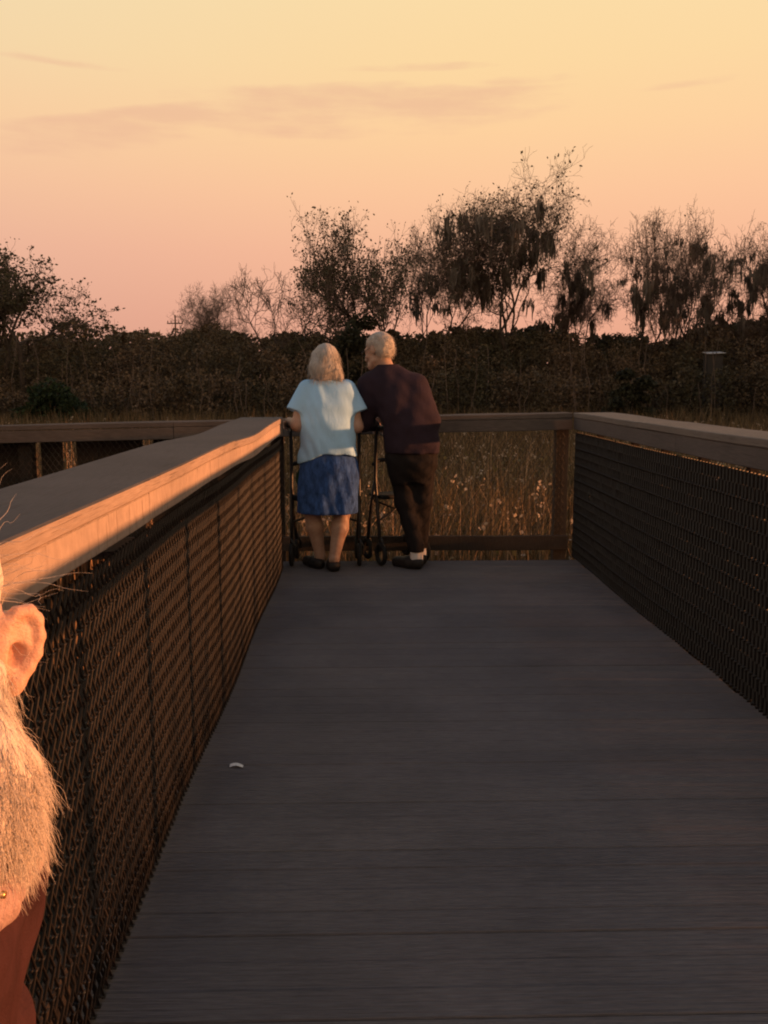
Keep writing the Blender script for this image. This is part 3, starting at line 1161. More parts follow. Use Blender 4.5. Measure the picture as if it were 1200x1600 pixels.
class SDF:
    def __init__(s, lo, hi, res, fine=None, fres=None):
        ax = []
        for i in range(3):
            if fine:
                a, b = fine[0][i], fine[1][i]
                seq = [np.arange(lo[i], a, res), np.arange(a, b, fres), np.arange(b, hi[i] + res, res)]
                ax.append(np.unique(np.round(np.concatenate(seq), 5)))
            else:
                ax.append(np.arange(lo[i], hi[i] + res, res))
        s.ax = ax
        s.F = np.full([len(a) for a in ax], 1.0, np.float32)

    def region(s, lo, hi):
        sl = []
        for a, l, h in zip(s.ax, lo, hi):
            i0 = max(0, np.searchsorted(a, l) - 1)
            i1 = min(len(a), np.searchsorted(a, h) + 1)
            sl.append(slice(i0, i1))
        G = np.meshgrid(*[a[q] for a, q in zip(s.ax, sl)], indexing='ij', sparse=True)
        return tuple(sl), G

    def put(s, sl, d, k, sub=False):
        f = s.F[sl]
        if sub:
            d = -d
            if k > 0:
                h = np.clip(.5 - .5 * (f - d) / k, 0, 1)
                s.F[sl] = f + (d - f) * h + k * h * (1 - h)
            else:
                s.F[sl] = np.maximum(f, d)
        elif k > 0:
            h = np.clip(.5 + .5 * (f - d) / k, 0, 1)
            s.F[sl] = f + (d - f) * h - k * h * (1 - h)
        else:
            s.F[sl] = np.minimum(f, d)

    def cap(s, a, b, ra, rb=None, k=.02, sub=False):
        rb = ra if rb is None else rb
        a, b = np.array(a, float), np.array(b, float)
        m = max(ra, rb) + k + .03
        sl, (X, Y, Z) = s.region(np.minimum(a, b) - m, np.maximum(a, b) + m)
        d = b - a
        L2 = max(d.dot(d), 1e-12)
        t = np.clip(((X - a[0]) * d[0] + (Y - a[1]) * d[1] + (Z - a[2]) * d[2]) / L2, 0, 1)
        D = np.sqrt((X - a[0] - t * d[0]) ** 2 + (Y - a[1] - t * d[1]) ** 2 + (Z - a[2] - t * d[2]) ** 2) - (ra + (rb - ra) * t)
        s.put(sl, D, k, sub)
        return s

    def chain(s, pts, rs, k=.015):
        for i in range(len(pts) - 1):
            s.cap(pts[i], pts[i + 1], rs[i], rs[i + 1], k)
        return s

    def ell(s, c, r, k=.02, rot=None, sub=False):
        m = max(r) + k + .03
        c = np.array(c, float)
        sl, (X, Y, Z) = s.region(c - m, c + m)
        x, y, z = X - c[0], Y - c[1], Z - c[2]
        if rot is not None:
            q = np.array(rot.transposed())
            x, y, z = (q[0, 0] * x + q[0, 1] * y + q[0, 2] * z, q[1, 0] * x + q[1, 1] * y + q[1, 2] * z, q[2, 0] * x + q[2, 1] * y + q[2, 2] * z)
        k0 = np.sqrt((x / r[0]) ** 2 + (y / r[1]) ** 2 + (z / r[2]) ** 2)
        k1 = np.sqrt((x / r[0] ** 2) ** 2 + (y / r[1] ** 2) ** 2 + (z / r[2] ** 2) ** 2)
        D = k0 * (k0 - 1) / np.maximum(k1, 1e-6)
        s.put(sl, D, k, sub)
        return s

    def loft(s, st, k=.02, fold=None, pw=2.4):
        """st rows: z, cx, cy, rx, ry (z ascending)"""
        st = np.array(st, float)
        lo = (st[:, 1] - st[:, 3]).min() - .06, (st[:, 2] - st[:, 4]).min() - .06, st[0, 0] - .05
        hi = (st[:, 1] + st[:, 3]).max() + .06, (st[:, 2] + st[:, 4]).max() + .06, st[-1, 0] + .05
        sl, (X, Y, Z) = s.region(lo, hi)
        zz = Z.ravel()
        # smooth interpolation
        g = [np.interp(zz, st[:, 0], st[:, i]) for i in range(1, 5)]
        ker = np.ones(5) / 5
        g = [np.convolve(np.pad(a, 2, mode='edge'), ker, 'valid')[None, None, :] for a in g]
        cx, cy, rx, ry = g
        ax_, ay_ = np.abs((X - cx) / rx), np.abs((Y - cy) / ry)
        rr = (ax_ ** pw + ay_ ** pw) ** (1 / pw)
        D = (rr - 1) * np.minimum(rx, ry)
        if fold is not None:
            D = D + fold(X, Y, Z)
        D = np.maximum(D, np.maximum(st[0, 0] - Z, Z - st[-1, 0]))
        s.put(sl, D, k)
        return s

    def cut(s, fn):
        """keep where fn(X,Y,Z) < 0"""
        X, Y, Z = np.meshgrid(*s.ax, indexing='ij', sparse=True)
        s.F = np.maximum(s.F, fn(X, Y, Z).astype(np.float32))
        return s

    def warp(s, fn):
        X, Y, Z = np.meshgrid(*s.ax, indexing='ij', sparse=True)
        s.F = (s.F + fn(X, Y, Z)).astype(np.float32)
        return s

    def mesh(s, name):
        s.F[0], s.F[-1] = 1, 1
        s.F[:, 0], s.F[:, -1] = 1, 1
        s.F[:, :, 0], s.F[:, :, -1] = 1, 1
        V, F = surface_nets(s.F, *s.ax)
        return mesh_from(name, V, F, True)


def head_prims(sd, c, Rm, k=.018, ears=(True, True), scale=1.0):
    """face looks along local +y"""
    T = lambda p: tuple(np.array(c) + np.array(Rm @ Vector(p)) * scale)
    q = scale
    sd.ell(T((0, -.012, .032)), (.076 * q, .096 * q, .084 * q), k, Rm)
    sd.ell(T((0, .03, -.035)), (.060 * q, .066 * q, .082 * q), .03, Rm)
    sd.cap(T((-.025, .072, -.092)), T((.025, .072, -.092)), .022 * q, None, .02)
    sd.cap(T((-.05, .01, -.07)), T((-.02, .07, -.095)), .02 * q, None, .02)
    sd.cap(T((.05, .01, -.07)), T((.02, .07, -.095)), .02 * q, None, .02)
    sd.cap(T((-.036, .079, .022)), T((.036, .079, .022)), .013 * q, None, .015)
    for sx in (-1, 1):
        sd.ell(T((sx * .031, .098, .003)), (.017 * q, .014 * q, .011 * q), .012, Rm, sub=True)
        sd.ell(T((sx * .031, .082, .002)), (.013 * q, .012 * q, .012 * q), .004, Rm)
        sd.ell(T((sx * .044, .068, -.028)), (.02 * q, .018 * q, .016 * q), .015, Rm)
    sd.cap(T((0, .094, .006)), T((0, .116, -.030)), .009 * q, .014 * q, .012)
    sd.cap(T((-.012, .105, -.036)), T((.012, .105, -.036)), .009 * q, None, .008)
    sd.cap(T((-.020, .090, -.060)), T((.020, .090, -.060)), .009 * q, None, .008)
    sd.cap(T((-.018, .089, -.071)), T((.018, .089, -.071)), .009 * q, None, .006)
    for sx, on in ((-1, ears[0]), (1, ears[1])):
        if on:
            Re = Rm @ Matrix.Rotation(sx * R(-28), 3, 'Z')
            sd.ell(T((sx * .080, -.012, -.002)), (.010 * q, .021 * q, .034 * q), .008, Re)
    return T


def hand(sd, wrist, fwd, down, side, curl=1.0, q=1.0):
    """hand with palm and five curled fingers; fwd = finger direction, down = palm side, side = thumb side"""
    w, f, d, s_ = [np.array(Vector(v).normalized()) if i else np.array(v, float) for i, v in enumerate((wrist, fwd, down, side))]
    palm = w + f * .05 * q
    for o in (-.024, -.008, .008, .024):
        sd.cap(w + f * .012 * q + s_ * o * .7 * q, w + f * .082 * q + s_ * o * q, .0125 * q, .0105 * q, .008)
    for i, (o, L) in enumerate(((.030, .92), (.010, 1.0), (-.010, .95), (-.029, .76))):
        p0 = w + f * .085 * q + s_ * o * q
        p1 = p0 + (f * (1 - .5 * curl) + d * .75 * curl) * .040 * L * q
        p2 = p1 + (f * (.45 - 1.0 * curl) + d * .8 * curl) * .028 * L * q
        p3 = p2 + (f * (.3 - 1.25 * curl) + d * .25 * curl) * .022 * L * q
        sd.cap(p0, p1, .0088 * q, .0084 * q, .005)
        sd.cap(p1, p2, .0084 * q, .0078 * q, .003)
        sd.cap(p2, p3, .0078 * q, .0068 * q, .003)
    t0 = w + f * .025 * q + s_ * .026 * q
    t1 = t0 + (f * .6 + s_ * .6 + d * .4) * .035 * q
    t2 = t1 + (f * .8 + d * .5 - s_ * .1) * .030 * q
    sd.cap(t0, t1, .012 * q, .010 * q, .008)
    sd.cap(t1, t2, .010 * q, .0075 * q, .003)


def skin_mat(name, c):
    m, t, b = new_mat(name)
    P = geo_pos(t)
    n = noise(t, 45, 6, .6, vec=P)
    n2 = M2(t, 'ADD', noise(t, 300, 3, .6, vec=P), M2(t, 'MULTIPLY', noise(t, 55, 4, .6, vec=P, stretch=(1, 1, 2.2)), 1.6))
    cc = ramp(t, n, [(.3, tuple(x * y for x, y in zip(c, (.86, .74, .70))) + (1,)), (.7, tuple(min(1, x * 1.08) for x in c) + (1,))])
    t.links.new(cc, b.inputs['Base Color'])
    b.inputs['Roughness'].default_value = .55
    b.inputs['Subsurface Weight'].default_value = .12
    b.inputs['Subsurface Radius'].default_value = (.012, .005, .003)
    b.inputs['Subsurface Scale'].default_value = 1.0
    bump(t, b, n2, .5, .0022)
    return m


def cloth(name, c, var=.12, weave=420, fold=7, bmp=.004, rough=.9):
    m, t, b = new_mat(name)
    P = geo_pos(t)
    n = noise(t, fold, 5, .6, vec=P, stretch=(1.3, 1.3, .6))
    w = noise(t, weave, 2, .5, vec=P)
    cc = ramp(t, n, [(.3, tuple(x * (1 - var) for x in c) + (1,)), (.7, tuple(min(1, x * (1 + var)) for x in c) + (1,))])
    t.links.new(cc, b.inputs['Base Color'])
    b.inputs['Roughness'].default_value = rough
    b.inputs['Specular IOR Level'].default_value = .15
    b.inputs['Sheen Weight'].default_value = .0
    bump(t, b, M2(t, 'ADD', n, M2(t, 'MULTIPLY', w, .12)), .7, bmp * 4)
    return m


def hair_mat(name, c):
    m, t, b = new_mat(name)
    P = geo_pos(t)
    n = noise(t, 60, 5, .65, vec=P, stretch=(3, 3, .45))
    cc = ramp(t, n, [(.28, tuple(x * .72 for x in c) + (1,)), (.7, tuple(min(.95, x * 1.12) for x in c) + (1,))])
    t.links.new(cc, b.inputs['Base Color'])
    b.inputs['Roughness'].default_value = .6
    bump(t, b, n, .8, .01)
    return m


MAT['skin'] = skin_mat('skin', (.36, .245, .19))
MAT['skin_pale'] = skin_mat('skin_fair', (.62, .40, .30))
MAT['tee'] = cloth('pale_blue_jersey', (.34, .59, .86), .06)
MAT['denim'] = cloth('blue_denim', (.034, .082, .245), .5, fold=30)
MAT['denim_seam'] = cloth('faded_seam', (.16, .22, .36), .3, fold=30)
MAT['navy'] = cloth('dark_plum_knit', (.027, .019, .030), .2)
MAT['trouser'] = cloth('black_trousers', (.014, .012, .013), .3)
MAT['shoe'] = simple('dark_shoes', (.016, .013, .013), .6, .3, 30)
MAT['sock'] = cloth('white_socks', (.62, .60, .60), .08)
MAT['hair_grey'] = hair_mat('grey_hair', (.41, .39, .37))
MAT['hair_white'] = hair_mat('white_hair', (.50, .46, .42))
MAT['frame'] = simple('dark_metal_tube', (.03, .03, .032), .4, .2, 30, .5, .3)
MAT['rubber'] = simple('black_rubber', (.014, .014, .014), .8, .2, 30)
MAT['hub'] = simple('grey_plastic', (.10, .10, .105), .5, .2, 30)
MAT['bag'] = cloth('green_bag_cloth', (.018, .034, .018), .4)
rotz = lambda a: Matrix.Rotation(R(a), 3, 'Z')
rotx = lambda a: Matrix.Rotation(R(a), 3, 'X')
roty = lambda a: Matrix.Rotation(R(a), 3, 'Y')


def fold_fn(amp, fx, fz, ph=0):
    return lambda X, Y, Z: amp * np.sin(fx * X + 2.2 * np.sin(fz * Z + ph) + 14 * Y + ph) + amp * .6 * np.sin(fx * 1.9 * X - fz * Z * 1.7 + ph * 2)


def shoe(sd, heel, toe, w=.042, h=.06):
    heel, toe = np.array(heel, float), np.array(toe, float)
    a = heel + (toe - heel) * .12
    sd.cap(a + [0, 0, h * .55], heel + (toe - heel) * .45 + [0, 0, h * .5], w * .92, w * .95, .02)
    sd.cap(heel + (toe - heel) * .45 + [0, 0, h * .45], toe + [0, 0, h * .38], w, w * .8, .02)
    sd.cut(lambda X, Y, Z: .002 - Z + 0 * X + 0 * Y)


def strands(root, name, P, D, Lr, rad, curl, grav, n, mat, seed, m=7, jit=.35):
    rng = np.random.default_rng(seed)
    i = rng.integers(0, len(P), n)
    p, d = P[i].copy(), D[i].copy()
    d += rng.normal(0, jit, d.shape)
    d /= np.linalg.norm(d, axis=1, keepdims=True)
    L = rng.uniform(*Lr, n)
    A, B, RA, RB = [], [], [], []
    ph = rng.uniform(0, 6, n)
    ax_ = rng.normal(size=(n, 3))
    for k in range(m):
        d2 = d + ax_ * (curl * np.sin(ph + k * 1.1))[:, None] + np.array([0, 0, grav])
        d2 /= np.linalg.norm(d2, axis=1, keepdims=True)
        q = p + d2 * (L / m)[:, None]
        A.append(p), B.append(q)
        RA.append(np.full(n, rad * (1 - .8 * k / m))), RB.append(np.full(n, rad * (1 - .8 * (k + 1) / m)))
        p, d = q, d * .6 + d2 * .4
    Vv, Ff = tube_segments(np.concatenate(A), np.concatenate(B), np.concatenate(RA), np.concatenate(RB), 3)
    o = part(name, mesh_from(name, Vv, Ff), mat, root)
    o['kind'] = 'stuff'
    return o


def woman():
    root = empty('person', (-.23, 5.93, 0), label='woman with grey bob in pale blue shirt and denim skirt holding a rolling walker', cat='person')
    # joints
    hd = (-.242, 5.975, 1.392)
    Rm = rotz(4) @ rotx(-14)
    shL, shR = (-.375, 5.945, 1.215), (-.085, 5.955, 1.215)
    elL, elR = (-.425, 5.90, .985), (-.035, 5.93, .975)
    wrL, wrR = (-.490, 6.02, 1.008), (-.020, 6.10, .985)
    hipL, hipR = (-.315, 5.93, .74), (-.145, 5.93, .74)
    knL, knR = (-.345, 5.975, .42), (-.130, 5.955, .42)
    anL, anR = (-.288, 5.99, .085), (-.190, 5.89, .085)
    b = SDF((-.66, 5.70, -.02), (.14, 6.30, 1.56), .0055)
    b.loft([(.66, -.23, 5.93, .165, .115), (.80, -.23, 5.93, .170, .120), (.95, -.23, 5.935, .150, .105), (1.12, -.23, 5.945, .155, .10), (1.21, -.23, 5.95, .145, .08), (1.26, -.235, 5.955, .07, .05)], .03)
    b.cap((-.235, 5.95, 1.22), (-.24, 5.965, 1.35), .058, .052, .03)
    head_prims(b, hd, Rm, scale=.97)
    for sh, el, wr in ((shL, elL, wrL), (shR, elR, wrR)):
        b.chain([sh, el, wr], [.052, .040, .026], .03)
    for h_, kn, an in ((hipL, knL, anL), (hipR, knR, anR)):
        calf = tuple(np.array(kn) * .62 + np.array(an) * .38 + np.array((0, -.012, 0)))
        b.chain([h_, kn], [.085, .056], .03)
        b.chain([kn, calf, an], [.055, .056, .034], .03)
    b.cap(anL, (-.32, 6.05, .035), .034, .03, .02)
    b.cap(anR, (-.20, 5.98, .035), .034, .03, .02)
    hand(b, wrL, (-.15, .95, -.15), (0, 0, -1), (1, .1, 0), 1.0, .95)
    hand(b, wrR, (.05, .95, -.15), (0, 0, -1), (-1, .1, 0), 1.0, .95)
    part('body', b.mesh('body'), MAT['skin'], root)
    # shirt
    t = SDF((-.56, 5.72, .60), (.12, 6.14, 1.33), .007)
    ff = lambda X, Y, Z: .006 * np.sin(24 * X + 2.5 * np.sin(7 * Z) + 9 * Y) * np.sin(9 * Z + 11 * X + 1) + .0035 * np.sin(52 * X + 30 * Z + 3 * np.sin(20 * X)) * np.sin(17 * Z)
    t.loft([(.62, -.225, 5.925, .212, .155), (.72, -.225, 5.925, .208, .152), (.85, -.226, 5.925, .195, .142), (1.0, -.228, 5.93, .182, .132), (1.12, -.23, 5.94, .182, .122),
            (1.20, -.23, 5.95, .180, .105), (1.25, -.232, 5.953, .135, .082), (1.282, -.237, 5.957, .072, .062)], .02, ff)
    for sh, el, sx in ((shL, elL, -1), (shR, elR, 1)):
        sh, el = np.array(sh), np.array(el)
        e = sh + (el - sh) * .62 + np.array((sx * .028, 0, .0))
        s2 = SDF((-.56, 5.72, .60), (.12, 6.14, 1.33), .007)
        s2.cap(sh + np.array((-sx * .02, 0, .0)), e + (e - sh) * .5, .071, .078, 0)
        dn = (e - sh) / np.linalg.norm(e - sh)
        s2.cut(lambda X, Y, Z: (X - e[0]) * dn[0] + (Y - e[1]) * dn[1] + (Z - e[2]) * dn[2])
        h = np.clip(.5 + .5 * (t.F - s2.F) / .03, 0, 1)
        t.F = t.F + (s2.F - t.F) * h - .03 * h * (1 - h)
    t.cut(lambda X, Y, Z: .725 + .075 / (1 + np.exp(-(X + .335) / .035)) - .022 * np.clip((X + .17) / .18, 0, 1) + .004 * np.sin(X * 45) - Z + 0 * Y)
    part('shirt', t.mesh('shirt'), MAT['tee'], root)
    # skirt
    k = SDF((-.50, 5.70, .36), (.06, 6.14, .86), .007)
    k.loft([(.395, -.226, 5.945, .205, .150), (.50, -.226, 5.942, .207, .150), (.65, -.225, 5.935, .202, .150), (.74, -.226, 5.93, .196, .144), (.83, -.228, 5.93, .172, .125)], .01,
           lambda X, Y, Z: (.006 * np.sin(38 * X + 3 * np.sin(5 * Z)) + .003 * np.sin(90 * X + 20 * Z)) * np.clip((.85 - Z) / .3, .2, 1))
    sk = part('skirt', k.mesh('skirt'), MAT['denim'], root)
    mb = MB()
    mb.box((-.222, 5.7835, .575), (.012, .006, .34), bev=.001)
    part('seam', mb.mesh('seam'), MAT['denim_seam'], sk)
    # hair: bob
    T = lambda p: tuple(np.array(hd) + np.array(Rm @ Vector(p)))
    h = SDF((-.42, 5.78, 1.22), (-.06, 6.16, 1.54), .005)
    h.ell(T((0, -.018, .030)), (.090, .106, .094), .02, Rm)
    h.ell(T((-.01, -.050, -.045)), (.096, .068, .085), .03, Rm)
    h.ell(T((.062, -.035, -.072)), (.042, .052, .060), .03, Rm)
    h.ell(T((.090, -.030, -.108)), (.026, .035, .030), .02, Rm)
    h.ell(T((-.062, -.03, -.065)), (.036, .050, .055), .03, Rm)
    Ri = np.array(Rm.transposed())

    def face_open(X, Y, Z):
        x, y, z = X - hd[0], Y - hd[1], Z - hd[2]
        ly = Ri[1, 0] * x + Ri[1, 1] * y + Ri[1, 2] * z
        lz = Ri[2, 0] * x + Ri[2, 1] * y + Ri[2, 2] * z
        return np.minimum(ly - .045, .062 - lz) * -1 * -1
    h.cut(lambda X, Y, Z: face_open(X, Y, Z))
    h.warp(lambda X, Y, Z: .0022 * np.sin(120 * X + 5 * np.sin(17 * Z + 30 * X) + 40 * Y) * np.sin(14 * Z + 50 * X) + .003 * np.sin(37 * X + 21 * Z))
    hm = h.mesh('hair')
    part('hair', hm, MAT['hair_grey'], root)
    V = np.array([v.co[:] for v in hm.vertices])
    Nn = np.array([v.normal[:] for v in hm.vertices])
    strands(root, 'hair_strands', V, Nn * .42 + np.array([.05, 0, -1]), (.04, .08), .0010, .12, -.15, 900, MAT['hair_grey'], 8, 5, .14)
    for nm, an, toe in (('L', (-.285, 5.955, 0), (-.385, 6.13, 0)), ('R', (-.186, 5.855, 0), (-.215, 6.08, 0))):
        f = SDF((-.45, 5.78, -.02), (-.08, 6.22, .14), .005)
        shoe(f, an, toe, .046, .066)
        part('shoe', f.mesh('shoe'), MAT['shoe'], root)


def man():
    root = empty('person', (.34, 5.98, 0), label='stooped white haired man in dark plum shirt and black trousers beside the woman', cat='person')
    hd = (.118, 6.06, 1.478)
    Rm = rotz(52) @ rotx(-16) @ roty(4)
    shL, shR = (.045, 6.03, 1.245), (.368, 6.005, 1.245)
    elL, elR = (.015, 6.05, 1.00), (.455, 5.955, 1.02)
    wrL, wrR = (.105, 6.22, .965), (.450, 6.17, .965)
    hipL, hipR = (.255, 5.99, .82), (.415, 5.98, .82)
    knL, knR = (.300, 6.01, .455), (.408, 6.03, .455)
    anL, anR = (.372, 5.955, .09), (.405, 6.10, .09)
    b = SDF((-.16, 5.72, -.02), (.64, 6.40, 1.66), .0055)
    b.loft([(.74, .335, 5.985, .165, .115), (.90, .33, 5.985, .165, .115), (1.05, .30, 5.99, .165, .115), (1.2, .245, 6.015, .18, .10), (1.30, .205, 6.03, .15, .085), (1.36, .18, 6.035, .07, .06)], .03)
    b.cap((.19, 6.03, 1.30), (.135, 6.045, 1.42), .060, .056, .03)
    T = head_prims(b, hd, Rm, scale=1.0)
    for sh, el, wr in ((shL, elL, wrL), (shR, elR, wrR)):
        b.chain([sh, el, wr], [.055, .042, .030], .03)
    for h_, kn, an in ((hipL, knL, anL), (hipR, knR, anR)):
        b.chain([h_, kn, an], [.085, .055, .036], .03)
    b.cap(anL, (.33, 6.02, .04), .035, .03, .02)
    b.cap(anR, (.40, 6.19, .04), .035, .03, .02)
    hand(b, wrL, (.1, .95, -.2), (0, 0, -1), (1, -.1, 0), 1.0, 1.0)
    hand(b, wrR, (-.05, .95, -.2), (0, 0, -1), (-1, 0, 0), 1.0, 1.0)
    part('body', b.mesh('body'), MAT['skin'], root)
    # shirt
    t = SDF((-.12, 5.72, .78), (.60, 6.32, 1.46), .007)
    t.loft([(.795, .338, 5.98, .176, .138), (.85, .337, 5.98, .188, .145), (.98, .318, 5.975, .182, .145), (1.10, .280, 5.985, .180, .138), (1.20, .240, 6.0, .188, .128),
            (1.28, .215, 6.015, .185, .112), (1.34, .195, 6.025, .120, .088), (1.385, .172, 6.035, .070, .066)], .02, fold_fn(.004, 26, 8, 1.3))
    for sh, el, wr in ((shL, elL, wrL), (shR, elR, wrR)):
        t.chain([sh, el], [.074, .064], .07)
        w2 = np.array(el) * .25 + np.array(wr) * .75
        t.chain([el, tuple(w2)], [.062, .046], .03)
    t.warp(lambda X, Y, Z: .002 * np.sin(60 * Z + 20 * X) * np.sin(35 * X))
    part('shirt', t.mesh('shirt'), MAT['navy'], root)
    # trousers
    k = SDF((.06, 5.76, .06), (.62, 6.28, .92), .007)
    k.loft([(.60, .335, 5.985, .110, .080), (.66, .335, 5.985, .150, .115), (.74, .335, 5.985, .166, .132), (.88, .335, 5.985, .162, .128)], .05)
    for h_, kn, an in ((hipL, knL, anL), (hipR, knR, anR)):
        a2 = np.array(an) + np.array((0, 0, .045))
        k.chain([(h_[0], h_[1], .76), kn, tuple(a2)], [.090, .070, .054], .04)
    k.warp(lambda X, Y, Z: .0035 * np.sin(55 * Z + 25 * X) * np.sin(22 * X + 9 * Z))
    k.cut(lambda X, Y, Z: .118 - Z + 0 * X + 0 * Y)
    part('trousers', k.mesh('trousers'), MAT['trouser'], root)
    for an in (anL, anR):
        s2 = SDF((an[0] - .1, an[1] - .12, .02), (an[0] + .1, an[1] + .12, .2), .005)
        s2.cap((an[0], an[1], .05), (an[0], an[1], .15), .046, .042, 0)
        s2.cut(lambda X, Y, Z: .045 - Z + 0 * X + 0 * Y)
        part('sock', s2.mesh('sock'), MAT['sock'], root)
    for heel, toe in (((.392, 5.925, 0), (.245, 6.06, 0)), ((.412, 6.06, 0), (.385, 6.28, 0))):
        f = SDF((.12, 5.80, -.02), (.54, 6.40, .16), .005)
        shoe(f, heel, toe, .050, .075)
        part('shoe', f.mesh('shoe'), MAT['shoe'], root)
    # short hair round the back and sides
    h = SDF((-.05, 5.86, 1.36), (.30, 6.26, 1.62), .005)
    h.ell(T((0, -.014, .034)), (.081, .101, .088), .02, Rm)
    h.ell(T((0, -.045, -.012)), (.073, .062, .062), .03, Rm)
    Ri = np.array(Rm.transposed())

    def keep(X, Y, Z):
        x, y, z = X - hd[0], Y - hd[1], Z - hd[2]
        ly = Ri[1, 0] * x + Ri[1, 1] * y + Ri[1, 2] * z
        lz = Ri[2, 0] * x + Ri[2, 1] * y + Ri[2, 2] * z
        return np.maximum(np.minimum(ly - .012, ly - .06 + (0.07 - lz) * 1.0), -.075 - lz)
    h.cut(keep)
    h.warp(lambda X, Y, Z: .0012 * np.sin(110 * X + 60 * Z + 50 * Y) + .0012 * np.sin(190 * Y - 150 * X))
    hm = h.mesh('hair')
    part('hair', hm, MAT['hair_white'], root)
    V = np.array([v.co[:] for v in hm.vertices])
    Nn = np.array([v.normal[:] for v in hm.vertices])
    strands(root, 'hair_strands', V, Nn * .6 + np.array([.1, -.2, -.8]), (.012, .03), .0009, .15, -.1, 1500, MAT['hair_white'], 9, 4, .2)
    # glasses
    g = MB()
    for sx in (-1, 1):
        g.torus(T((sx * .033, .108, .006)), Rm @ Vector((0, 1, .05)), .021, .002, 16, 5)
        g.tube([T((sx * .054, .106, .010)), T((sx * .080, .02, .012)), T((sx * .084, -.012, .006))], .002, 5)
    g.tube([T((-.012, .112, .010)), T((.012, .112, .010))], .002, 5)
    part('glasses', g.mesh('glasses', True), MAT['frame'], root)


def rollator(label, cx, yr, rot, w, grip_z, seed, bag=False):
    """four wheeled walking frame; local +y is forward, x across"""
    root = empty('rolling_walker', (cx, yr, 0), label=label, cat='walker', group='rolling walkers')
    Rz = Matrix.Rotation(R(rot), 3, 'Z')
    T = lambda p: Vector((cx, yr, 0)) + Rz @ Vector(p)
    ax = Rz @ Vector((1, 0, 0))
    wb = .26
    for sx in (-1, 1):
        x = sx * w / 2
        part('side_frame', MB().tube([T((x, .0, .10)), T((x, .05, .36)), T((x, .09, .60)), T((x, .08, grip_z - .06)), T((x, .05, grip_z - .01)), T((x, -.01, grip_z))], .012, 8).mesh('side_frame', True), MAT['frame'], root)
        part('front_leg', MB().tube([T((x * .92, wb, .10)), T((x, .16, .40)), T((x, .10, .58))], .012, 8).mesh('front_leg', True), MAT['frame'], root)
        part('grip', MB().tube([T((x, .03, grip_z)), T((x, -.04, grip_z + .002)), T((x, -.095, grip_z - .004))], [.017, .016, .019], 10).mesh('grip', True), MAT['rubber'], root)
        part('brake_lever', MB().tube([T((x, .04, grip_z - .02)), T((x, -.02, grip_z - .045)), T((x, -.08, grip_z - .05))], .005, 6).mesh('brake_lever', True), MAT['hub'], root)
        for yy, r in ((0, .082), (wb, .080)):
            c = T((x * (1 if yy == 0 else .92), yy, r))
            wh = part('wheel', MB().torus(c, ax, r - .016, .016, 28, 8).mesh('wheel', True), MAT['rubber'], root)
            mb = MB()
            mb.tube([c - ax * .014, c + ax * .014], .024, 12)
            for k in range(5):
                a = k * 2 * math.pi / 5
                up = Vector((0, 0, 1))
                fw = ax.cross(up)
                mb.tube([c, c + (up * math.cos(a) + fw * math.sin(a)) * (r - .018)], .008, 6)
            part('hub', mb.mesh('hub', True), MAT['hub'], wh)
            part('fork', MB().tube([c + ax * .026, c + ax * .026 + Vector((0, 0, r * .7)), T((x * (1 if yy == 0 else .92), yy, r * 2 + .03))], .008, 6).mesh('fork', True), MAT['frame'], root)
    part('seat', MB().box(T((0, .12, .475)), (w - .03, .20, .03), Rz.to_3x3(), .008).mesh('seat'), MAT['rubber'], root)
    part('backrest', MB().tube([T((-w / 2, .12, .70)), T((-w / 4, .20, .72)), T((w / 4, .20, .72)), T((w / 2, .12, .70))], .014, 8).mesh('backrest', True), MAT['rubber'], root)
    part('cross_brace', MB().tube([T((-w / 2, .06, .30)), T((w / 2, .17, .45))], .008, 6).tube([T((w / 2, .06, .30)), T((-w / 2, .17, .45))], .008, 6).mesh('cross_brace', True), MAT['frame'], root)
    if bag:
        sd = SDF(tuple(T((0, .2, .5)) - Vector((.34, .3, .35))), tuple(T((0, .2, .5)) + Vector((.34, .3, .35))), .008)
        c = T((0, .235, .60))
        sd.ell(tuple(c), (w / 2 - .02, .05, .16), .01, Rz)
        sd.warp(lambda X, Y, Z: .006 * np.sin(40 * X + 20 * Z))
        part('bag', sd.mesh('bag'), MAT['bag'], root)


woman()
man()
rollator('dark rolling walker in front of the woman in the blue shirt', -.255, 6.06, 0, .47, .985, 1, bag=True)
rollator('dark rolling walker turned slightly beside the legs of the stooped man', .285, 6.135, 24, .34, .955, 2)


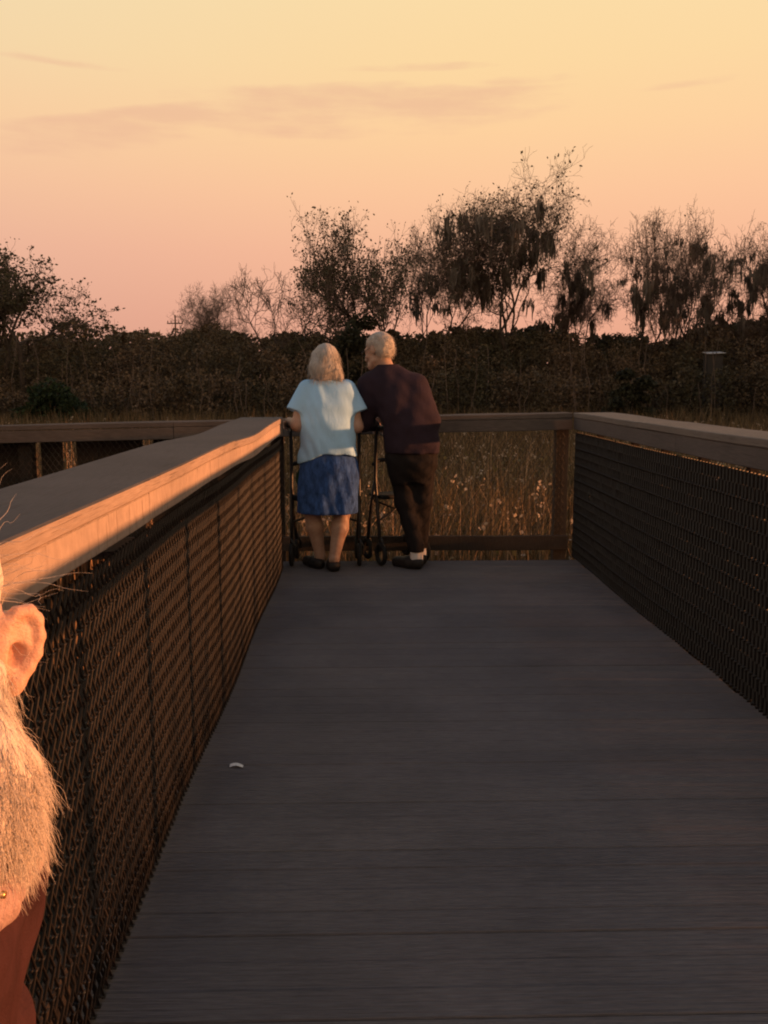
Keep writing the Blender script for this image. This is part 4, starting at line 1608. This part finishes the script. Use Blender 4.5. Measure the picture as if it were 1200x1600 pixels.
def seated():
    """bearded person seated with the back to the left railing, head turned to the camera"""
    root = empty('person', (-.39, .70, 0), label='seated white bearded person at the left edge, one ear and beard lit orange', cat='person')
    hd = (-.386, .705, 1.056)
    Rm = rotz(180 + 6) @ rotx(-4) @ roty(-3)       # faces -y, towards the camera
    shN, shF = (-.415, .52, .83), (-.418, .86, .83)
    elN, elF = (-.42, .45, .60), (-.445, .90, .60)
    wrN, wrF = (-.30, .46, .50), (-.435, .93, .42)
    b = SDF((-.56, .30, -.02), (.30, 1.10, 1.22), .009, ((-.47, .57, .90), (-.22, .82, 1.20)), .0028)
    b.loft([(.40, -.425, .70, .062, .13), (.55, -.426, .70, .060, .12), (.70, -.424, .70, .060, .12), (.82, -.42, .70, .058, .12), (.89, -.40, .70, .05, .07)], .02)
    b.cap((-.392, .70, .86), (-.365, .705, 1.0), .062, .058, .03)
    T = head_prims(b, hd, Rm, ears=(True, False))
    # large ear on the camera's right: person's left is local -x after the half turn
    sx = -1
    E0 = T((sx * .086, .0, -.010))
    b.cap(T((sx * .060, .0, -.012)), T((sx * .086, -.004, -.012)), .022, .016, .015)
    Re = Rm @ Matrix.Rotation(R(sx * 52), 3, 'Z')
    out = np.array(Re @ Vector((sx, 0, 0)))           # ear plane normal
    back = np.array(Re @ Vector((0, -1, 0)))          # away from the face
    up = np.array(Rm @ Vector((0, -.12, 1)))
    E = lambda a, u, o=0: tuple(np.array(E0) + (back * a + up * u + out * o) * .9)
    # dish
    for a, u, ra, ru in ((.017, .004, .018, .028), (.014, -.012, .014, .022)):
        Rr = Matrix((Vector(out), Vector(back), Vector(up))).transposed()
        b.ell(E(a, u, .001), (.0055, ra, ru), .006, Rr)
    helix = [(.002, .008), (.006, .024), (.015, .034), (.026, .034), (.034, .024), (.036, .008), (.033, -.008), (.026, -.020), (.018, -.030)]
    for i in range(len(helix) - 1):
        b.cap(E(*helix[i], .006), E(*helix[i + 1], .006), .0052, .0052, .004)
    anti = [(.014, .020), (.022, .014), (.024, .002), (.020, -.012)]
    for i in range(len(anti) - 1):
        b.cap(E(*anti[i], .004), E(*anti[i + 1], .004), .0042, .0042, .004)
    b.ell(E(.013, -.033, .004), (.008, .009, .011), .008)
    b.cap(E(.004, -.006, .006), E(.003, -.014, .007), .005, .0045, .004)
    b.ell(E(.012, -.004, .008), (.010, .0085, .010), .004, None, sub=True)
    for sh, el, wr in ((shN, elN, wrN), (shF, elF, wrF)):
        b.chain([sh, el, wr], [.044, .036, .028], .03)
    for y in (.60, .80):
        b.chain([(-.40, y, .42), (.04, y, .45), (.08, y, .09)], [.085, .062, .04], .03)
        b.cap((.08, y, .07), (.20, y, .04), .04, .034, .02)
    hand(b, wrN, (.8, .25, -.35), (0, .3, -1), (0, 1, 0), .5)
    hand(b, wrF, (.7, .1, -.55), (-.5, 0, -1), (0, -1, 0), .3)
    body = part('body', b.mesh('body'), MAT['skin_pale'], root)
    # eyes
    me_ = simple('eyes', (.7, .68, .65), .2, .05, 30, .5)
    mi_ = simple('irises', (.05, .08, .10), .15, .2, 60, .5)
    for s_ in (-1, 1):
        e = SDF(tuple(np.array(T((s_ * .031, .083, .003))) - .03), tuple(np.array(T((s_ * .031, .083, .003))) + .03), .002)
        e.ell(T((s_ * .031, .085, .003)), (.012, .012, .010), 0)
        ob = part('eye', e.mesh('eye'), me_, root)
        e2 = SDF(tuple(np.array(T((s_ * .031, .095, .003))) - .012), tuple(np.array(T((s_ * .031, .095, .003))) + .012), .001)
        e2.ell(T((s_ * .031, .0945, .003)), (.005, .0035, .005), 0)
        part('iris', e2.mesh('iris'), mi_, ob)
    # beard and side whiskers
    rngb = np.random.default_rng(12)
    h = SDF((-.50, .52, .80), (-.20, .86, 1.20), .0032)
    h.cap(T((sx * .080, .016, -.025)), T((sx * .074, .030, -.085)), .016, .028, .02)
    h.cap(T((sx * .080, .030, -.085)), T((sx * .080, .040, -.135)), .032, .040, .02)
    h.cap(T((sx * .102, .026, -.110)), T((sx * .094, .034, -.155)), .025, .022, .03)
    h.cap(T((-sx * .068, .024, -.035)), T((-sx * .060, .040, -.10)), .016, .030, .02)
    h.cap(T((-sx * .060, .040, -.10)), T((-sx * .045, .055, -.15)), .030, .038, .02)
    h.cap(T((-.03, .075, -.11)), T((.03, .075, -.11)), .034, None, .02)
    h.cap(T((0, .075, -.12)), T((0, .080, -.165)), .050, .030, .03)
    h.cap(T((-.03, .098, -.050)), T((.03, .098, -.050)), .010, None, .01)

    def tuft(X, Y, Z):
        return .0035 * np.sin(42 * X + 25 * Y + 2 * np.sin(11 * Z)) * np.sin(21 * Z + 30 * X) + .0012 * np.sin(150 * X + 130 * Y + 2 * np.sin(14 * Z))
    h.warp(tuft)
    bm = h.mesh('beard')
    part('beard', bm, MAT['beard'], root)
    V = np.array([v.co[:] for v in bm.vertices])
    Nn = np.array([v.normal[:] for v in bm.vertices])

    down = Nn * .16 + np.array([0.03, 0, -1.0])
    strands(root, 'whiskers', V, down, (.022, .048), .00030, .24, -.06, 16000, MAT['beard'], 3, 7, .16)
    # thin hair on the head with stray wisps
    q = SDF((-.50, .52, .90), (-.20, .88, 1.22), .004)
    q.ell(T((0, -.016, .036)), (.080, .099, .086), .02, Rm)
    Ri = np.array(Rm.transposed())

    def keep(X, Y, Z):
        x, y, z = X - hd[0], Y - hd[1], Z - hd[2]
        ly = Ri[1, 0] * x + Ri[1, 1] * y + Ri[1, 2] * z
        lz = Ri[2, 0] * x + Ri[2, 1] * y + Ri[2, 2] * z
        return np.maximum(ly - .055, -.03 - lz + np.maximum(ly + .02, 0) * 1.2)
    q.cut(keep)
    q.warp(lambda X, Y, Z: .002 * np.sin(200 * X + 90 * Z) + .0015 * np.sin(330 * Y))
    hm = q.mesh('hair')
    part('hair', hm, MAT['beard'], root)
    V2 = np.array([v.co[:] for v in hm.vertices])
    N2 = np.array([v.normal[:] for v in hm.vertices])
    strands(root, 'wisps', V2, N2 * .7 + np.array([.1, 0, .35]), (.03, .075), .00036, .40, .02, 90, MAT['beard'], 5, 9)
    selr = V2[:, 0] > -.315
    if selr.sum() > 10:
        strands(root, 'stray_hair', V2[selr], N2[selr] * .8 + np.array([.35, .3, .1]), (.035, .085), .00034, .5, -.06, 22, MAT['beard'], 6, 10)
    # jacket
    t = SDF((-.54, .36, .36), (.0, 1.06, 1.0), .0065)
    fold = lambda X, Y, Z: .005 * np.sin(40 * Y + 3 * np.sin(14 * Z)) + .004 * np.sin(52 * Z + 25 * X)
    t.loft([(.38, -.422, .70, .104, .18), (.55, -.424, .70, .100, .17), (.70, -.422, .70, .100, .17), (.80, -.398, .70, .110, .18), (.86, -.402, .70, .090, .14), (.905, -.395, .70, .074, .085)], .02, fold)
    for sh, el, wr in ((shN, elN, wrN), (shF, elF, wrF)):
        w2 = np.array(el) * .03 + np.array(wr) * .97
        t.chain([sh, el, tuple(w2)], [.064, .056, .048], .03)
    t.warp(lambda X, Y, Z: .003 * np.sin(48 * Z + 30 * Y) * np.sin(30 * X + 22 * Y))
    part('jacket', t.mesh('jacket'), MAT['maroon'], root)
    # cream collar, turned down
    c = SDF((-.52, .52, .76), (-.20, .90, .98), .004)
    for i in range(26):
        a0, a1 = 2 * math.pi * i / 26, 2 * math.pi * (i + 1) / 26
        P0 = (-.398 + .095 * math.cos(a0), .70 + .098 * math.sin(a0), .876 - .030 * math.cos(a0))
        P1 = (-.398 + .095 * math.cos(a1), .70 + .098 * math.sin(a1), .876 - .030 * math.cos(a1))
        c.cap(P0, P1, (.021 + .005 * math.sin(i * 2.3)), .022, .012)
    c.warp(lambda X, Y, Z: .004 * np.sin(70 * Y + 40 * Z) + .003 * np.sin(110 * X - 60 * Z) + .0015 * np.sin(300 * Y + 170 * Z))
    part('collar', c.mesh('collar'), MAT['cream'], root)
    for y, z in ((.640, .866), (.655, .862)):
        part('snap', MB().tube([(-.300, y, z), (-.2815, y - .002, z)], [.0034, .003], 12).mesh('snap', True), MAT['brass'], root)
    k = SDF((-.54, .46, .04), (.22, .96, .56), .009)
    k.loft([(.355, -.40, .70, .12, .185), (.45, -.40, .70, .12, .185)], .02)
    for y in (.60, .80):
        k.chain([(-.40, y, .43), (.04, y, .45), (.08, y, .14)], [.092, .078, .06], .03)
    k.cut(lambda X, Y, Z: .12 - Z + 0 * X + 0 * Y)
    part('trousers', k.mesh('trousers'), MAT['trouser'], root)
    for y in (.60, .80):
        f = SDF((-.02, y - .12, -.02), (.34, y + .12, .16), .006)
        shoe(f, (.04, y, 0), (.27, y, 0), .05, .075)
        part('shoe', f.mesh('shoe'), MAT['shoe'], root)


MAT['maroon'] = cloth('maroon_jacket', (.046, .018, .020), .25, fold=20)
MAT['cream'] = cloth('cream_collar', (.40, .27, .25), .12, fold=40)
MAT['brass'] = simple('brass', (.8, .5, .2), .3, .1, 50, .5, .9)
MAT['beard'] = hair_mat('pale_beard', (.84, .73, .63))
seated()


def bench():
    root = empty('bench', (-.33, .72, 0), label='low plank bench against the left railing under the seated person', cat='bench')
    for i in range(3):
        part('seat_plank', MB().box((-.455 + i * .115, .62, .325), (.108, .84, .035), bev=.004).mesh('seat_plank'), MAT['post'], root)
    for y in (.27, .97):
        for x in (-.47, -.25):
            part('leg', MB().box((x, y, .153), (.07, .07, .306), bev=.004).mesh('leg'), MAT['post'], root)


bench()
